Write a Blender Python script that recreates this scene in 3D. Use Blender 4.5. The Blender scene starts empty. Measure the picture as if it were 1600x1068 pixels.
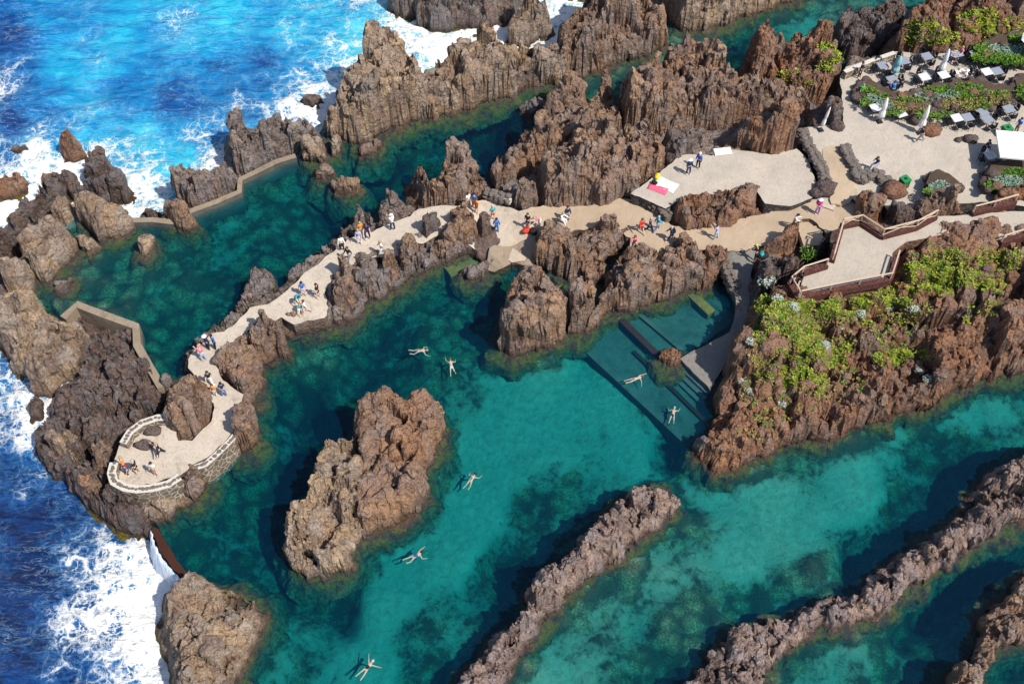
import bpy, bmesh, math, random
import numpy as np
from mathutils import Vector, Matrix, Euler
random.seed(7); np.random.seed(7)
sc = bpy.context.scene
COL = sc.collection
R = math.radians
# ------------------------------------------------------------------ camera geometry (1600 x 1068 reference pixels)
F, CX, CY, PITCH, CH = 1860.0, 800.0, 534.0, R(55), 74.0
CP, SP = math.cos(PITCH), math.sin(PITCH)
OZ = -1.5                                     # open sea level, pools are at 0

def at(px, py, z=0.0):
    u = (px - CX) / F; v = (CY - py) / F
    dx, dy, dz = u, CP + v * SP, -SP + v * CP
    t = (z - CH) / dz
    return Vector((dx * t, dy * t, z))

def at_np(px, py, z):
    u = (px - CX) / F; v = (CY - py) / F
    t = (z - CH) / (-SP + v * CP)
    return u * t, (CP + v * SP) * t

def pix(x, y, z):
    zz = z - CH
    dep = y * CP - zz * SP
    up = y * SP + zz * CP
    return CX + F * x / dep, CY - F * up / dep, F / dep

cam = bpy.data.cameras.new('camera'); co = bpy.data.objects.new('camera', cam); COL.objects.link(co)
co.location = (0, 0, CH); co.rotation_euler = (R(90) - PITCH, 0, 0)
cam.sensor_width = 36; cam.lens = 36 * F / 1600; cam.clip_end = 2000
sc.camera = co
# ------------------------------------------------------------------ noise
def hsh(ix, iy, iz, seed):
    with np.errstate(over='ignore'):
        h = (ix.astype(np.int64) * 374761393 + iy.astype(np.int64) * 668265263 + iz.astype(np.int64) * 1440662683 + seed * 362437) & 0xFFFFFFFF
        h = ((h ^ (h >> 13)) * 1274126177) & 0xFFFFFFFF
        h = ((h ^ (h >> 15)) * 2246822519) & 0xFFFFFFFF
        h = h ^ (h >> 16)
    return h.astype(np.float64) / 4294967296.0

def vnoise(x, y, z=None, seed=0):
    if z is None: z = np.zeros_like(x)
    x0, y0, z0 = np.floor(x), np.floor(y), np.floor(z)
    fx, fy, fz = x - x0, y - y0, z - z0
    s = lambda t: t * t * t * (t * (t * 6 - 15) + 10)
    fx, fy, fz = s(fx), s(fy), s(fz)
    i, j, k = x0.astype(np.int64), y0.astype(np.int64), z0.astype(np.int64)
    H = lambda a, b, c: hsh(i + a, j + b, k + c, seed)
    a = H(0,0,0) * (1-fx) + H(1,0,0) * fx; b = H(0,1,0) * (1-fx) + H(1,1,0) * fx
    c = H(0,0,1) * (1-fx) + H(1,0,1) * fx; d = H(0,1,1) * (1-fx) + H(1,1,1) * fx
    return ((a * (1-fy) + b * fy) * (1-fz) + (c * (1-fy) + d * fy) * fz) * 2 - 1

def fbm(x, y, z=None, seed=0, oct=4, gain=.5):
    if z is None: z = np.zeros_like(x)
    r = np.zeros_like(x); a = 1.0; n = 0
    for o in range(oct):
        r += a * vnoise(x, y, z, seed + o * 17); n += a
        x, y, z = (x * .8 - y * .6) * 2.03 + 3.1, (x * .6 + y * .8) * 2.03 + 7.7, z * 2.03 + 1.3
        a *= gain
    return r / n * 1.6

def ridged(x, y, seed=0, oct=4):
    r = np.zeros_like(x); a = 1.0; n = 0
    for o in range(oct):
        r += a * (1 - np.abs(vnoise(x, y, None, seed + o * 13)) * 1.6); n += a
        x, y = (x * .8 - y * .6) * 2.1 + 5, (x * .6 + y * .8) * 2.1 + 1
        a *= .5
    return r / n

def worley(x, y, seed=0):
    i, j = np.floor(x).astype(np.int64), np.floor(y).astype(np.int64)
    f1 = np.full(x.shape, 9.0); f2 = np.full(x.shape, 9.0); cid = np.zeros(x.shape)
    gx = np.zeros(x.shape); gy = np.zeros(x.shape)
    for a in (-1, 0, 1):
        for b in (-1, 0, 1):
            z = np.zeros_like(i)
            qx = i + a + .1 + .8 * hsh(i + a, j + b, z, seed); qy = j + b + .1 + .8 * hsh(i + a, j + b, z, seed + 5)
            d = np.hypot(qx - x, qy - y); c = hsh(i + a, j + b, z, seed + 9)
            m = d < f1
            f2 = np.where(m, f1, np.minimum(f2, d)); cid = np.where(m, c, cid)
            gx = np.where(m, x - qx, gx); gy = np.where(m, y - qy, gy)
            f1 = np.where(m, d, f1)
    return f1, f2, cid, gx, gy

def sdf(px, py, poly):
    P = np.asarray(poly, float); n = len(P)
    d2 = np.full(px.shape, 1e18); ins = np.zeros(px.shape, bool)
    for i in range(n):
        ax, ay = P[i]; bx, by = P[(i + 1) % n]
        ex, ey = bx - ax, by - ay
        wx, wy = px - ax, py - ay
        t = np.clip((wx * ex + wy * ey) / (ex * ex + ey * ey + 1e-12), 0, 1)
        d2 = np.minimum(d2, (wx - ex * t) ** 2 + (wy - ey * t) ** 2)
        c = (ay > py) != (by > py)
        if abs(by - ay) > 1e-9:
            ins ^= c & (px < (bx - ax) * (py - ay) / (by - ay) + ax)
    d = np.sqrt(d2)
    return np.where(ins, d, -d)

def idw(px, py, pts, p=2.6, soft=12.0):
    W = np.zeros(px.shape); V = [np.zeros(px.shape) for _ in pts[0][2:]]
    for q in pts:
        w = 1.0 / ((px - q[0]) ** 2 + (py - q[1]) ** 2 + soft * soft) ** (p / 2)
        W += w
        for k, v in enumerate(q[2:]): V[k] += w * v
    return [v / W for v in V]
# ------------------------------------------------------------------ object helpers
def link(o): COL.objects.link(o); return o
def tag(o, label=None, cat=None, group=None, kind=None):
    if label: o['label'] = label
    if cat: o['category'] = cat
    if group: o['group'] = group
    if kind: o['kind'] = kind
    return o
def empty(name, loc, rz=0.0):
    o = bpy.data.objects.new(name, None); o.location = loc; o.rotation_euler = (0, 0, rz); o.empty_display_size = .1
    return link(o)
def mesh_obj(name, V, Fc, mats, parent=None, smooth=True, origin=None, attrs=None, fm=None):
    V = np.asarray(V, float).reshape(-1, 3)
    if origin is not None: V = V - np.asarray(origin)
    me = bpy.data.meshes.new(name)
    if isinstance(Fc, np.ndarray):
        nf, k = Fc.shape
        me.vertices.add(len(V)); me.vertices.foreach_set('co', V.ravel())
        me.loops.add(nf * k); me.loops.foreach_set('vertex_index', Fc.ravel().astype(np.int32))
        me.polygons.add(nf); me.polygons.foreach_set('loop_start', np.arange(0, nf * k, k, dtype=np.int32))
        me.update(calc_edges=True); me.validate()
    else:
        me.from_pydata([tuple(v) for v in V], [], [tuple(f) for f in Fc]); me.update()
    for m in (mats if isinstance(mats, (list, tuple)) else [mats]): me.materials.append(m)
    if fm is not None: me.polygons.foreach_set('material_index', np.asarray(fm, dtype=np.int32))
    me.polygons.foreach_set('use_smooth', np.full(len(me.polygons), smooth))
    if attrs:
        for k, v in attrs.items():
            a = me.attributes.new(k, 'FLOAT', 'POINT'); a.data.foreach_set('value', np.asarray(v, np.float32))
    o = bpy.data.objects.new(name, me); link(o)
    if parent: o.parent = parent
    elif origin is not None: o.location = origin
    return o

class MB:                                              # collects shapes into one mesh
    def __init__(s): s.v = []; s.f = []; s.m = []
    def add(s, v, f, m=0):
        n = len(s.v); s.v += [tuple(q) for q in v]; s.f += [tuple(i + n for i in q) for q in f]; s.m += [m] * len(f)
    def box(s, c, d, rz=0, m=0, taper=1.0, rx=0):
        M = Matrix.Translation(c) @ Euler((rx, 0, rz)).to_matrix().to_4x4()
        x, y, z = d[0] / 2, d[1] / 2, d[2] / 2
        pts = [(-x,-y,-z),(x,-y,-z),(x,y,-z),(-x,y,-z),(-x*taper,-y*taper,z),(x*taper,-y*taper,z),(x*taper,y*taper,z),(-x*taper,y*taper,z)]
        s.add([M @ Vector(p) for p in pts], [(3,2,1,0),(4,5,6,7),(0,1,5,4),(1,2,6,5),(2,3,7,6),(3,0,4,7)], m)
    def tube(s, pts, r, n=6, m=0, caps=True):
        pts = [Vector(p) for p in pts]; rr = r if isinstance(r, (list, tuple)) else [r] * len(pts)
        v = []
        for i, p in enumerate(pts):
            t = (pts[min(i+1, len(pts)-1)] - pts[max(i-1, 0)]).normalized()
            a = t.orthogonal().normalized() if abs(t.z) > .95 else t.cross(Vector((0,0,1))).normalized()
            b = t.cross(a)
            for k in range(n):
                an = 2 * math.pi * k / n
                v.append(p + (a * math.cos(an) + b * math.sin(an)) * rr[i])
        f = []
        for i in range(len(pts) - 1):
            for k in range(n): f.append((i*n+k, i*n+(k+1)%n, (i+1)*n+(k+1)%n, (i+1)*n+k))
        if caps: f += [tuple(range(n))[::-1], tuple(range((len(pts)-1)*n, len(pts)*n))]
        s.add(v, f, m)
    def lathe(s, c, prof, n=10, m=0, lobes=0, amp=0):
        v = []
        for r, z in prof:
            for k in range(n):
                a = 2 * math.pi * k / n; q = r * (1 + amp * math.cos(lobes * a)) if lobes else r
                v.append((c[0] + q * math.cos(a), c[1] + q * math.sin(a), c[2] + z))
        f = [(i*n+k, i*n+(k+1)%n, (i+1)*n+(k+1)%n, (i+1)*n+k) for i in range(len(prof)-1) for k in range(n)]
        f += [tuple(range(n))[::-1], tuple(range((len(prof)-1)*n, len(prof)*n))]
        s.add(v, f, m)
    def blob(s, c, r, m=0, n=7, seed=0, sq=(1,1,1)):
        rnd = random.Random(seed); v = []; ph = rnd.random() * 6
        for i in range(1, 5):
            t = math.pi * i / 5
            for k in range(n):
                a = 2 * math.pi * k / n + ph; q = r * (1 + rnd.uniform(-.18, .18))
                v.append((c[0] + q*math.sin(t)*math.cos(a)*sq[0], c[1] + q*math.sin(t)*math.sin(a)*sq[1], c[2] + q*math.cos(t)*sq[2]))
        f = [(i*n+k, (i+1)*n+k, (i+1)*n+(k+1)%n, i*n+(k+1)%n) for i in range(3) for k in range(n)]
        f += [tuple(range(n)), tuple(range(3*n, 4*n))[::-1]]
        s.add(v, f, m)
    def build(s, name, mats, parent=None, smooth=False, origin=None):
        o = mesh_obj(name, s.v, s.f, mats, parent, smooth, origin)
        o.data.polygons.foreach_set('material_index', np.asarray(s.m, np.int32)); o.data.update()
        return o
# ------------------------------------------------------------------ materials
class NT:
    def __init__(s, name):
        s.mat = bpy.data.materials.new(name); s.mat.use_nodes = True
        s.t = s.mat.node_tree; s.t.nodes.clear()
        s.out = s.n('ShaderNodeOutputMaterial')
    def n(s, typ, **kw):
        o = s.t.nodes.new(typ)
        for k, v in kw.items():
            if k == 'ins':
                for i, val in v.items():
                    if isinstance(val, bpy.types.NodeSocket): s.t.links.new(val, o.inputs[i])
                    else: o.inputs[i].default_value = val
            else: setattr(o, k, v)
        return o
    def l(s, a, b): s.t.links.new(a, b)
    def pos(s): return s.n('ShaderNodeNewGeometry').outputs['Position']
    def noise(s, vec, scale, detail=6, rough=.6, dist=0.0):
        return s.n('ShaderNodeTexNoise', ins={'Vector': vec, 'Scale': scale, 'Detail': detail, 'Roughness': rough, 'Distortion': dist}).outputs['Fac']
    def mp(s, v, a, b, c=0.0, d=1.0, smooth=False):
        o = s.n('ShaderNodeMapRange', ins={0: v, 1: a, 2: b, 3: c, 4: d})
        if smooth: o.interpolation_type = 'SMOOTHSTEP'
        return o.outputs[0]
    def mix(s, f, a, b, typ='MIX'):
        o = s.n('ShaderNodeMix', data_type='RGBA', blend_type=typ)
        for sock, val in ((o.inputs[0], f), (o.inputs[6], a), (o.inputs[7], b)):
            if isinstance(val, bpy.types.NodeSocket): s.l(val, sock)
            else: sock.default_value = val if not isinstance(val, tuple) or len(val) == 4 else (*val, 1)
        return o.outputs[2]
    def math(s, op, a, b=0.0, c=0.0):
        return s.n('ShaderNodeMath', operation=op, ins={0: a, 1: b, 2: c}).outputs[0]
    def attr(s, name): return s.n('ShaderNodeAttribute', attribute_name=name).outputs['Fac']
    def bump(s, h, strength=.5, dist=.1, nrm=None):
        i = {'Height': h, 'Strength': strength, 'Distance': dist}
        if nrm is not None: i['Normal'] = nrm
        return s.n('ShaderNodeBump', ins=i).outputs['Normal']
    def bsdf(s, col, rough=.8, nrm=None, spec=.3, **kw):
        if isinstance(col, tuple) and len(col) == 3: col = (*col, 1)
        i = {'Base Color': col, 'Roughness': rough, 'Specular IOR Level': spec}
        if nrm is not None: i['Normal'] = nrm
        i.update(kw)
        b = s.n('ShaderNodeBsdfPrincipled', ins=i)
        s.l(b.outputs[0], s.out.inputs['Surface']); return b

def plain(name, col, rough=.7, var=.25, scale=8.0, bump=.0):
    t = NT(name); p = t.pos()
    n = t.noise(p, scale, 4)
    c = t.mix(n, tuple(x * (1 - var) for x in col), tuple(min(1, x * (1 + var)) for x in col))
    t.bsdf(c, rough, t.bump(n, bump, .05) if bump else None)
    return t.mat

def rock_mat(name, light, dark, rust, pale, rust_amt=.5):
    light, rust, pale = [tuple(min(.8, x * k) for x in c) for c, k in ((light, 1.1), (rust, 1.05), (pale, 1.12))]
    ds = lambda c, q: tuple(x * (1 - q) + q * (.3 * c[0] + .5 * c[1] + .2 * c[2]) * g for x, g in zip(c, (1.03, .97, 1.04)))
    light, dark, rust, pale = ds(light, .02), ds(dark, .22), rust, ds(pale, .06)
    t = NT(name); p = t.pos()
    big = t.noise(p, .35, 5, .6, .6); mid = t.noise(p, 1.7, 8, .68, .3); fine = t.noise(p, 9, 6, .7)
    cell = t.attr('cell')
    f = t.math('ADD', t.math('MULTIPLY', cell, .5), t.math('MULTIPLY', mid, .65))
    c = t.mix(t.mp(f, .36, .76), dark, light)
    hue = t.attr('hue')
    c = t.mix(t.mp(hue, .55, .68, 0, .7), c, tuple(.5 * (x + y) * g for x, y, g in zip(pale, dark, (.95, .98, 1.1))))
    c = t.mix(t.mp(hue, .26, .16, 0, .65), c, (.27, .205, .20))
    c = t.mix(t.mp(big, 1 - rust_amt - .12, 1 - rust_amt + .2, 0, .75), c, rust)
    c = t.mix(t.mp(t.noise(p, .9, 6, .6, .4), .58, .72, 0, .7), c, pale)
    c = t.mix(t.mp(fine, .38, .62, 0, 1), t.mix(.45, c, tuple(x * .45 for x in dark)), c)
    sx = t.n('ShaderNodeSeparateXYZ', ins={0: p}).outputs
    zn = t.math('ADD', sx[2], t.math('MULTIPLY', t.math('SUBTRACT', t.noise(p, 2.2, 4), .5), .5))
    wl = t.attr('wet')
    zz = t.math('SUBTRACT', zn, wl)
    c = t.mix(t.mp(zz, .05, .65, .8, 0), c, (.05, .03, .022))
    alg = t.mix(t.noise(p, 1.1, 4), (.25, .19, .015), (.10, .13, .015))
    alg = t.mix(t.mp(t.noise(p, 1.5, 6, .7), .46, .58), alg, (.10, .06, .035))
    c = t.mix(t.mp(zz, -.12, .02, .85, 0), c, alg)
    c = t.mix(t.mp(zz, -1.0, -.45, .85, 0), c, t.mix(t.mp(t.noise(p, 2.2, 7, .7), .4, .62), (.05, .07, .045), (.30, .30, .16)))
    vo = t.n('ShaderNodeTexVoronoi', feature='DISTANCE_TO_EDGE', ins={'Vector': t.n('ShaderNodeVectorMath', operation='ADD', ins={0: p, 1: t.n('ShaderNodeTexNoise', ins={'Vector': p, 'Scale': 2.0, 'Detail': 3}).outputs['Color']}).outputs[0], 'Scale': 2.2}).outputs['Distance']
    nb = t.bump(fine, .9, .12)
    nb = t.bump(t.mp(vo, 0, .07), .5, .08, nb)
    kn = t.n('ShaderNodeTexVoronoi', feature='SMOOTH_F1', ins={'Vector': t.n('ShaderNodeVectorMath', operation='ADD', ins={0: p, 1: t.n('ShaderNodeTexNoise', ins={'Vector': p, 'Scale': 1.4, 'Detail': 4}).outputs['Color']}).outputs[0], 'Scale': 2.6, 'Smoothness': .35}).outputs['Distance']
    nb = t.bump(t.math('SUBTRACT', 1.0, kn), .9, .35, nb)
    nb = t.bump(mid, 1.0, .45, nb)
    t.bsdf(c, .85, nb, .25)
    return t.mat

ROCK = {
 'brown': rock_mat('lava_rock_brown', (0.554, 0.370, 0.251), (0.168, 0.106, 0.078), (0.563, 0.301, 0.166), (0.598, 0.494, 0.403), .42),
 'tan':   rock_mat('lava_rock_tan', (0.660, 0.488, 0.330), (0.235, 0.168, 0.118), (0.614, 0.384, 0.218), (0.715, 0.598, 0.468), .40),
 'grey':  rock_mat('lava_rock_grey', (0.436, 0.343, 0.290), (0.123, 0.101, 0.095), (0.397, 0.256, 0.179), (0.520, 0.468, 0.429), .30),
 'dark':  rock_mat('lava_rock_dark', (0.264, 0.185, 0.158), (0.067, 0.050, 0.045), (0.282, 0.154, 0.102), (0.390, 0.351, 0.325), .33),
 'red':   rock_mat('lava_rock_red', (0.502, 0.304, 0.198), (0.134, 0.078, 0.056), (0.461, 0.218, 0.115), (0.520, 0.429, 0.338), .55),
 'rust':  rock_mat('lava_rock_rust', (.56, .36, .24), (.23, .135, .09), (.58, .31, .16), (.54, .43, .35), .5),
 'mauve': rock_mat('lava_rock_mauve', (0.620, 0.449, 0.370), (0.190, 0.134, 0.118), (0.538, 0.346, 0.243), (0.650, 0.546, 0.494), .36),
}

def ground_mat(name, a, b, stain, joint=0.0, alt=None):
    t = NT(name); p = t.pos()
    n = t.noise(p, .6, 6, .6, .3); f = t.noise(p, 6, 6, .7)
    c = t.mix(t.mp(n, .3, .7), a, b)
    c = t.mix(t.mp(t.noise(p, 1.3, 5, .65, .5), .55, .72, 0, .7), c, stain)
    c = t.mix(t.mp(f, .35, .5, .3, 0), c, tuple(x * .6 for x in stain))
    if alt:
        sx = t.n('ShaderNodeSeparateXYZ', ins={0: p}).outputs[0]
        k = t.mp(t.math('ADD', sx, t.math('MULTIPLY', t.noise(p, .35, 4), 6)), 1, 6)
        c = t.mix(k, c, t.mix(t.mp(n, .3, .7), alt[0], alt[1]))
    nb = t.bump(f, .6, .06); nb = t.bump(n, .6, .25, nb)
    if joint:
        br = t.n('ShaderNodeTexBrick', ins={'Vector': t.n('ShaderNodeMapping', ins={'Vector': p, 'Rotation': (0, 0, .5)}).outputs[0], 'Scale': 1.0, 'Mortar Size': .012, 'Brick Width': joint, 'Row Height': joint * .8})
        c = t.mix(t.math('MULTIPLY', br.outputs['Fac'], .35), c, tuple(x * .45 for x in a))
    t.bsdf(c, .9, nb, .2)
    return t.mat
M = {}
M['path'] = ground_mat('sandy_concrete', (.57, .505, .43), (.46, .41, .355), (.27, .23, .195), alt=((.47, .38, .285), (.38, .30, .22)))
M['plaza'] = ground_mat('plaza_concrete', (.50, .45, .395), (.41, .375, .335), (.36, .32, .28))
M['sand'] = ground_mat('tan_concrete', (.56, .42, .27), (.48, .36, .24), (.38, .29, .20))
M['deck'] = ground_mat('slab_paving', (.47, .42, .36), (.40, .36, .32), (.34, .31, .28), 3.2)
M['ramp'] = ground_mat('shaded_grey_concrete', (.25, .235, .22), (.18, .175, .17), (.10, .10, .10))  # grey concrete, base colour darkened to stand in for shade on the ramp
M['conc'] = ground_mat('weathered_concrete', (.32, .26, .20), (.24, .195, .15), (.15, .115, .09))
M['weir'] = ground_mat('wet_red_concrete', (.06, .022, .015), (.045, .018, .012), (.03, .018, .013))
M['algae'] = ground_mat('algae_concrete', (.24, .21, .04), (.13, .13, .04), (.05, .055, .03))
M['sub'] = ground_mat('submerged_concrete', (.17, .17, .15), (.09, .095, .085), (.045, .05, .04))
M['soil'] = ground_mat('dark_soil', (.10, .07, .05), (.07, .05, .04), (.05, .04, .03))

def stone_wall_mat(name, stone, mortar, scale, mort_w, dark=.5):
    t = NT(name); p = t.pos()
    w = t.n('ShaderNodeVectorMath', operation='ADD', ins={0: p, 1: t.n('ShaderNodeVectorMath', operation='SCALE', ins={0: t.n('ShaderNodeTexNoise', ins={'Vector': p, 'Scale': 2.5}).outputs['Color'], 'Scale': .3}).outputs[0]}).outputs[0]
    vo = t.n('ShaderNodeTexVoronoi', feature='DISTANCE_TO_EDGE', ins={'Vector': w, 'Scale': scale}).outputs['Distance']
    vc = t.n('ShaderNodeTexVoronoi', ins={'Vector': w, 'Scale': scale}).outputs['Color']
    s = t.mix(t.n('ShaderNodeSeparateColor', ins={0: vc}).outputs[0], tuple(x * dark for x in stone), stone)
    s = t.mix(t.mp(t.noise(p, 10, 5), .35, .65, .4, 0), s, tuple(x * .5 for x in stone))
    k = t.mp(vo, mort_w * .7, mort_w * 1.3)
    c = t.mix(k, mortar, s)
    nb = t.bump(t.noise(p, 14, 5), .5, .05); nb = t.bump(k, .9, .08, nb)
    t.bsdf(c, .9, nb, .2); return t.mat
M['blackwall'] = stone_wall_mat('dark_drystone', (.13, .12, .12), (.03, .03, .03), 2.6, .06)
M['redwall'] = stone_wall_mat('red_stone_wall', (.17, .065, .055), (.07, .035, .03), 4.5, .07, .6)
M['whitewall'] = stone_wall_mat('mortared_stone', (.24, .19, .14), (.46, .41, .35), 2.0, .075, .6)
M['mortar'] = plain('white_mortar', (.56, .53, .48), .9, .15, 5, .3)
M['capstone'] = plain('cap_stone', (.15, .13, .12), .9, .4, 6, .5)
M['wood'] = plain('weathered_wood', (.50, .40, .31), .8, .25, 12, .2)
M['furn'] = plain('dark_furniture', (.018, .021, .03), .5, .2)
M['tabletop'] = plain('grey_table_top', (.26, .29, .36), .35, .12)
M['tablecloth'] = plain('pale_table_top', (.62, .64, .70), .45, .08)
M['canvas'] = plain('white_canvas', (.82, .82, .82), .8, .06, 5)
M['binplastic'] = plain('green_plastic', (.02, .22, .07), .5, .15)
M['metal'] = plain('grey_metal', (.3, .3, .31), .4, .1)
M['towelwhite'] = plain('white_towel', (.8, .76, .7), .9, .08)
M['pink'] = plain('pink_fabric', (.75, .12, .22), .9, .1)
M['yellow'] = plain('yellow_fabric', (.8, .6, .05), .8, .1)

def leaf_mat(name, a, b, trans=.25):
    t = NT(name); p = t.pos()
    c = t.mix(t.mp(t.noise(p, 1.6, 3), .35, .65), a, b)
    c = t.mix(t.mp(t.noise(p, 17, 2), .4, .6, 0, .5), c, tuple(x * .5 for x in a))
    t.bsdf(c, .6, None, .3); return t.mat
M['leaf_lime'] = leaf_mat('lime_leaves', (.26, .38, .02), (.42, .46, .06))
M['leaf_green'] = leaf_mat('green_leaves', (.07, .19, .015), (.16, .28, .03))
M['leaf_silver'] = leaf_mat('silver_leaves', (.20, .34, .25), (.34, .46, .38))
M['leaf_dry'] = leaf_mat('dry_olive_leaves', (.25, .22, .06), (.35, .30, .12))
M['flower'] = leaf_mat('white_flowers', (.80, .78, .74), (.70, .72, .66))

# pool water : clear surface, absorbing body
def pool_water_mat():
    t = NT('pool_water'); p = t.pos()
    n1 = t.noise(p, 1.1, 4, .55, .4); n2 = t.noise(p, 4.5, 4, .55)
    nb = t.bump(n1, .4, .3); nb = t.bump(n2, .35, .08, nb)
    fr = t.n('ShaderNodeFresnel', ins={'IOR': 1.33, 'Normal': nb}).outputs[0]
    tr = t.n('ShaderNodeBsdfTransparent', ins={'Color': (.97, .99, 1, 1)}).outputs[0]
    tb = t.n('ShaderNodeBsdfDiffuse', ins={'Color': (.0, .12, .32, 1), 'Normal': nb}).outputs[0]
    body = t.n('ShaderNodeMixShader', ins={0: .07, 1: tr, 2: tb}).outputs[0]
    gl = t.n('ShaderNodeBsdfGlossy', ins={'Roughness': .06, 'Normal': nb}).outputs[0]
    s = t.n('ShaderNodeMixShader', ins={0: fr, 1: body, 2: gl}).outputs[0]
    t.l(s, t.out.inputs['Surface'])
    va = t.n('ShaderNodeVolumeAbsorption', ins={'Color': (.0, .835, .875, 1), 'Density': 1.08}).outputs[0]
    t.l(va, t.out.inputs['Volume'])
    return t.mat
M['pool'] = pool_water_mat()

def ocean_mat():
    t = NT('ocean_water'); p = t.pos()
    cy, fo = t.attr('cyan'), t.attr('foam')
    st = t.n('ShaderNodeMapping', ins={'Vector': p, 'Rotation': (0, 0, R(-25)), 'Scale': (.55, 1.7, 1)}).outputs[0]
    streak = t.noise(st, .55, 7, .62, .8)
    cy2 = t.math('ADD', cy, t.math('MULTIPLY', t.math('SUBTRACT', streak, .5), .85))
    cr = t.n('ShaderNodeValToRGB', ins={0: cy2}); e = cr.color_ramp.elements
    e[0].position = 0; e[0].color = (.0, .014, .085, 1); e[1].position = 1; e[1].color = (.10, .66, .80, 1)
    for ps, c in ((.28, (.0, .06, .28, 1)), (.55, (.0, .21, .56, 1)), (.8, (.01, .46, .72, 1))):
        q = e.new(ps); q.color = c
    c = cr.outputs[0]
    d = t.n('ShaderNodeTexNoise', ins={'Vector': p, 'Scale': .5, 'Detail': 5, 'Roughness': .6})
    w = t.n('ShaderNodeVectorMath', operation='ADD', ins={0: p, 1: t.n('ShaderNodeVectorMath', operation='SCALE', ins={0: d.outputs['Color'], 'Scale': 3.4}).outputs[0]}).outputs[0]
    v1 = t.n('ShaderNodeTexVoronoi', feature='DISTANCE_TO_EDGE', ins={'Vector': w, 'Scale': .75}).outputs['Distance']
    v2 = t.n('ShaderNodeTexVoronoi', feature='DISTANCE_TO_EDGE', ins={'Vector': w, 'Scale': 1.9}).outputs['Distance']
    lace = t.math('MAXIMUM', t.mp(v1, 0, .28, 1, 0), t.mp(v2, 0, .22, .85, 0))
    nn = t.noise(p, .38, 7, .62, .5); nf = t.noise(p, 2.4, 6, .7, .6)
    lv = t.math('ADD', t.math('MULTIPLY', lace, .40), t.math('ADD', t.math('MULTIPLY', nn, .90), t.math('MULTIPLY', nf, .30)))
    th = t.math('SUBTRACT', 1.46, t.math('MULTIPLY', fo, .86))
    m = t.mp(t.math('SUBTRACT', lv, th), -.12, .22, 0, 1, True)
    milky = t.mp(t.math('SUBTRACT', lv, th), -.34, .05, 0, .55)
    c = t.mix(milky, c, t.mix(cy, (.02, .16, .45), (.22, .72, .86)))
    rl = t.math('ABSOLUTE', t.math('SUBTRACT', t.noise(st, .9, 6, .62, .9), .5))
    crest = t.math('MULTIPLY', t.mp(rl, 0, .022, 1, 0), t.mp(t.noise(p, .22, 4), .42, .62))
    c = t.mix(t.math('MULTIPLY', crest, .35), c, (.45, .72, .90))
    c = t.mix(m, c, (.92, .94, .95))
    h = t.math('ADD', t.math('MULTIPLY', streak, .8), t.math('MULTIPLY', t.noise(st, 2.2, 6, .6, .5), .35))
    nb = t.bump(h, .8, 1.0); nb = t.bump(m, .35, .25, nb)
    t.bsdf(c, t.mp(m, 0, 1, .12, .8), nb, .35)
    return t.mat
M['ocean'] = ocean_mat()

def seabed_mat():
    t = NT('pool_seabed'); p = t.pos()
    sd = t.attr('sandy')
    n = t.noise(p, .42, 7, .62, .8); n2 = t.noise(p, 1.9, 7, .66, .4); n3 = t.noise(p, 8, 5, .65)
    v = t.math('ADD', sd, t.math('ADD', t.math('MULTIPLY', t.math('SUBTRACT', n, .5), 1.15), t.math('MULTIPLY', t.math('SUBTRACT', n2, .5), 1.25)))
    sand = t.mix(t.mp(n2, .35, .65), (.46, .44, .34), (.28, .29, .22))
    sand = t.mix(t.mp(t.noise(p, 1.1, 7, .7, .6), (.60), .70, 0, .45), sand, (.14, .17, .10))
    rk = t.mix(t.mp(n2, .35, .65), (.05, .068, .035), (.33, .33, .17))
    vb = t.n('ShaderNodeTexVoronoi', feature='SMOOTH_F1', ins={'Vector': t.n('ShaderNodeVectorMath', operation='ADD', ins={0: p, 1: t.n('ShaderNodeTexNoise', ins={'Vector': p, 'Scale': 1.1, 'Detail': 4}).outputs['Color']}).outputs[0], 'Scale': .75, 'Smoothness': .25}).outputs['Distance']
    rk = t.mix(t.mp(vb, .25, .62, 0, .85), t.mix(.4, rk, (.40, .38, .20)), (.025, .035, .025))
    rk = t.mix(t.mp(n3, .42, .6, .75, 0), rk, (.03, .04, .03))
    c = t.mix(t.mp(v, .2, .74, 0, 1, True), rk, sand)
    nb = t.bump(n3, .4, .15); nb = t.bump(n2, .5, .4, nb)
    t.bsdf(c, .9, nb, .1); return t.mat
M['seabed'] = seabed_mat()
def fall_mat():
    t = NT('falling_water'); p = t.pos()
    sp = t.n('ShaderNodeMapping', ins={'Vector': p, 'Rotation': (0, 0, R(-62)), 'Scale': (7, 1.0, .8)}).outputs[0]
    n = t.noise(sp, 1.0, 5, .6)
    c = t.mix(t.mp(n, .35, .62), (.30, .50, .80), (.90, .93, .96))
    t.bsdf(c, .4, t.bump(n, .6, .2), .4); return t.mat
M['fall'] = fall_mat()
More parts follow.
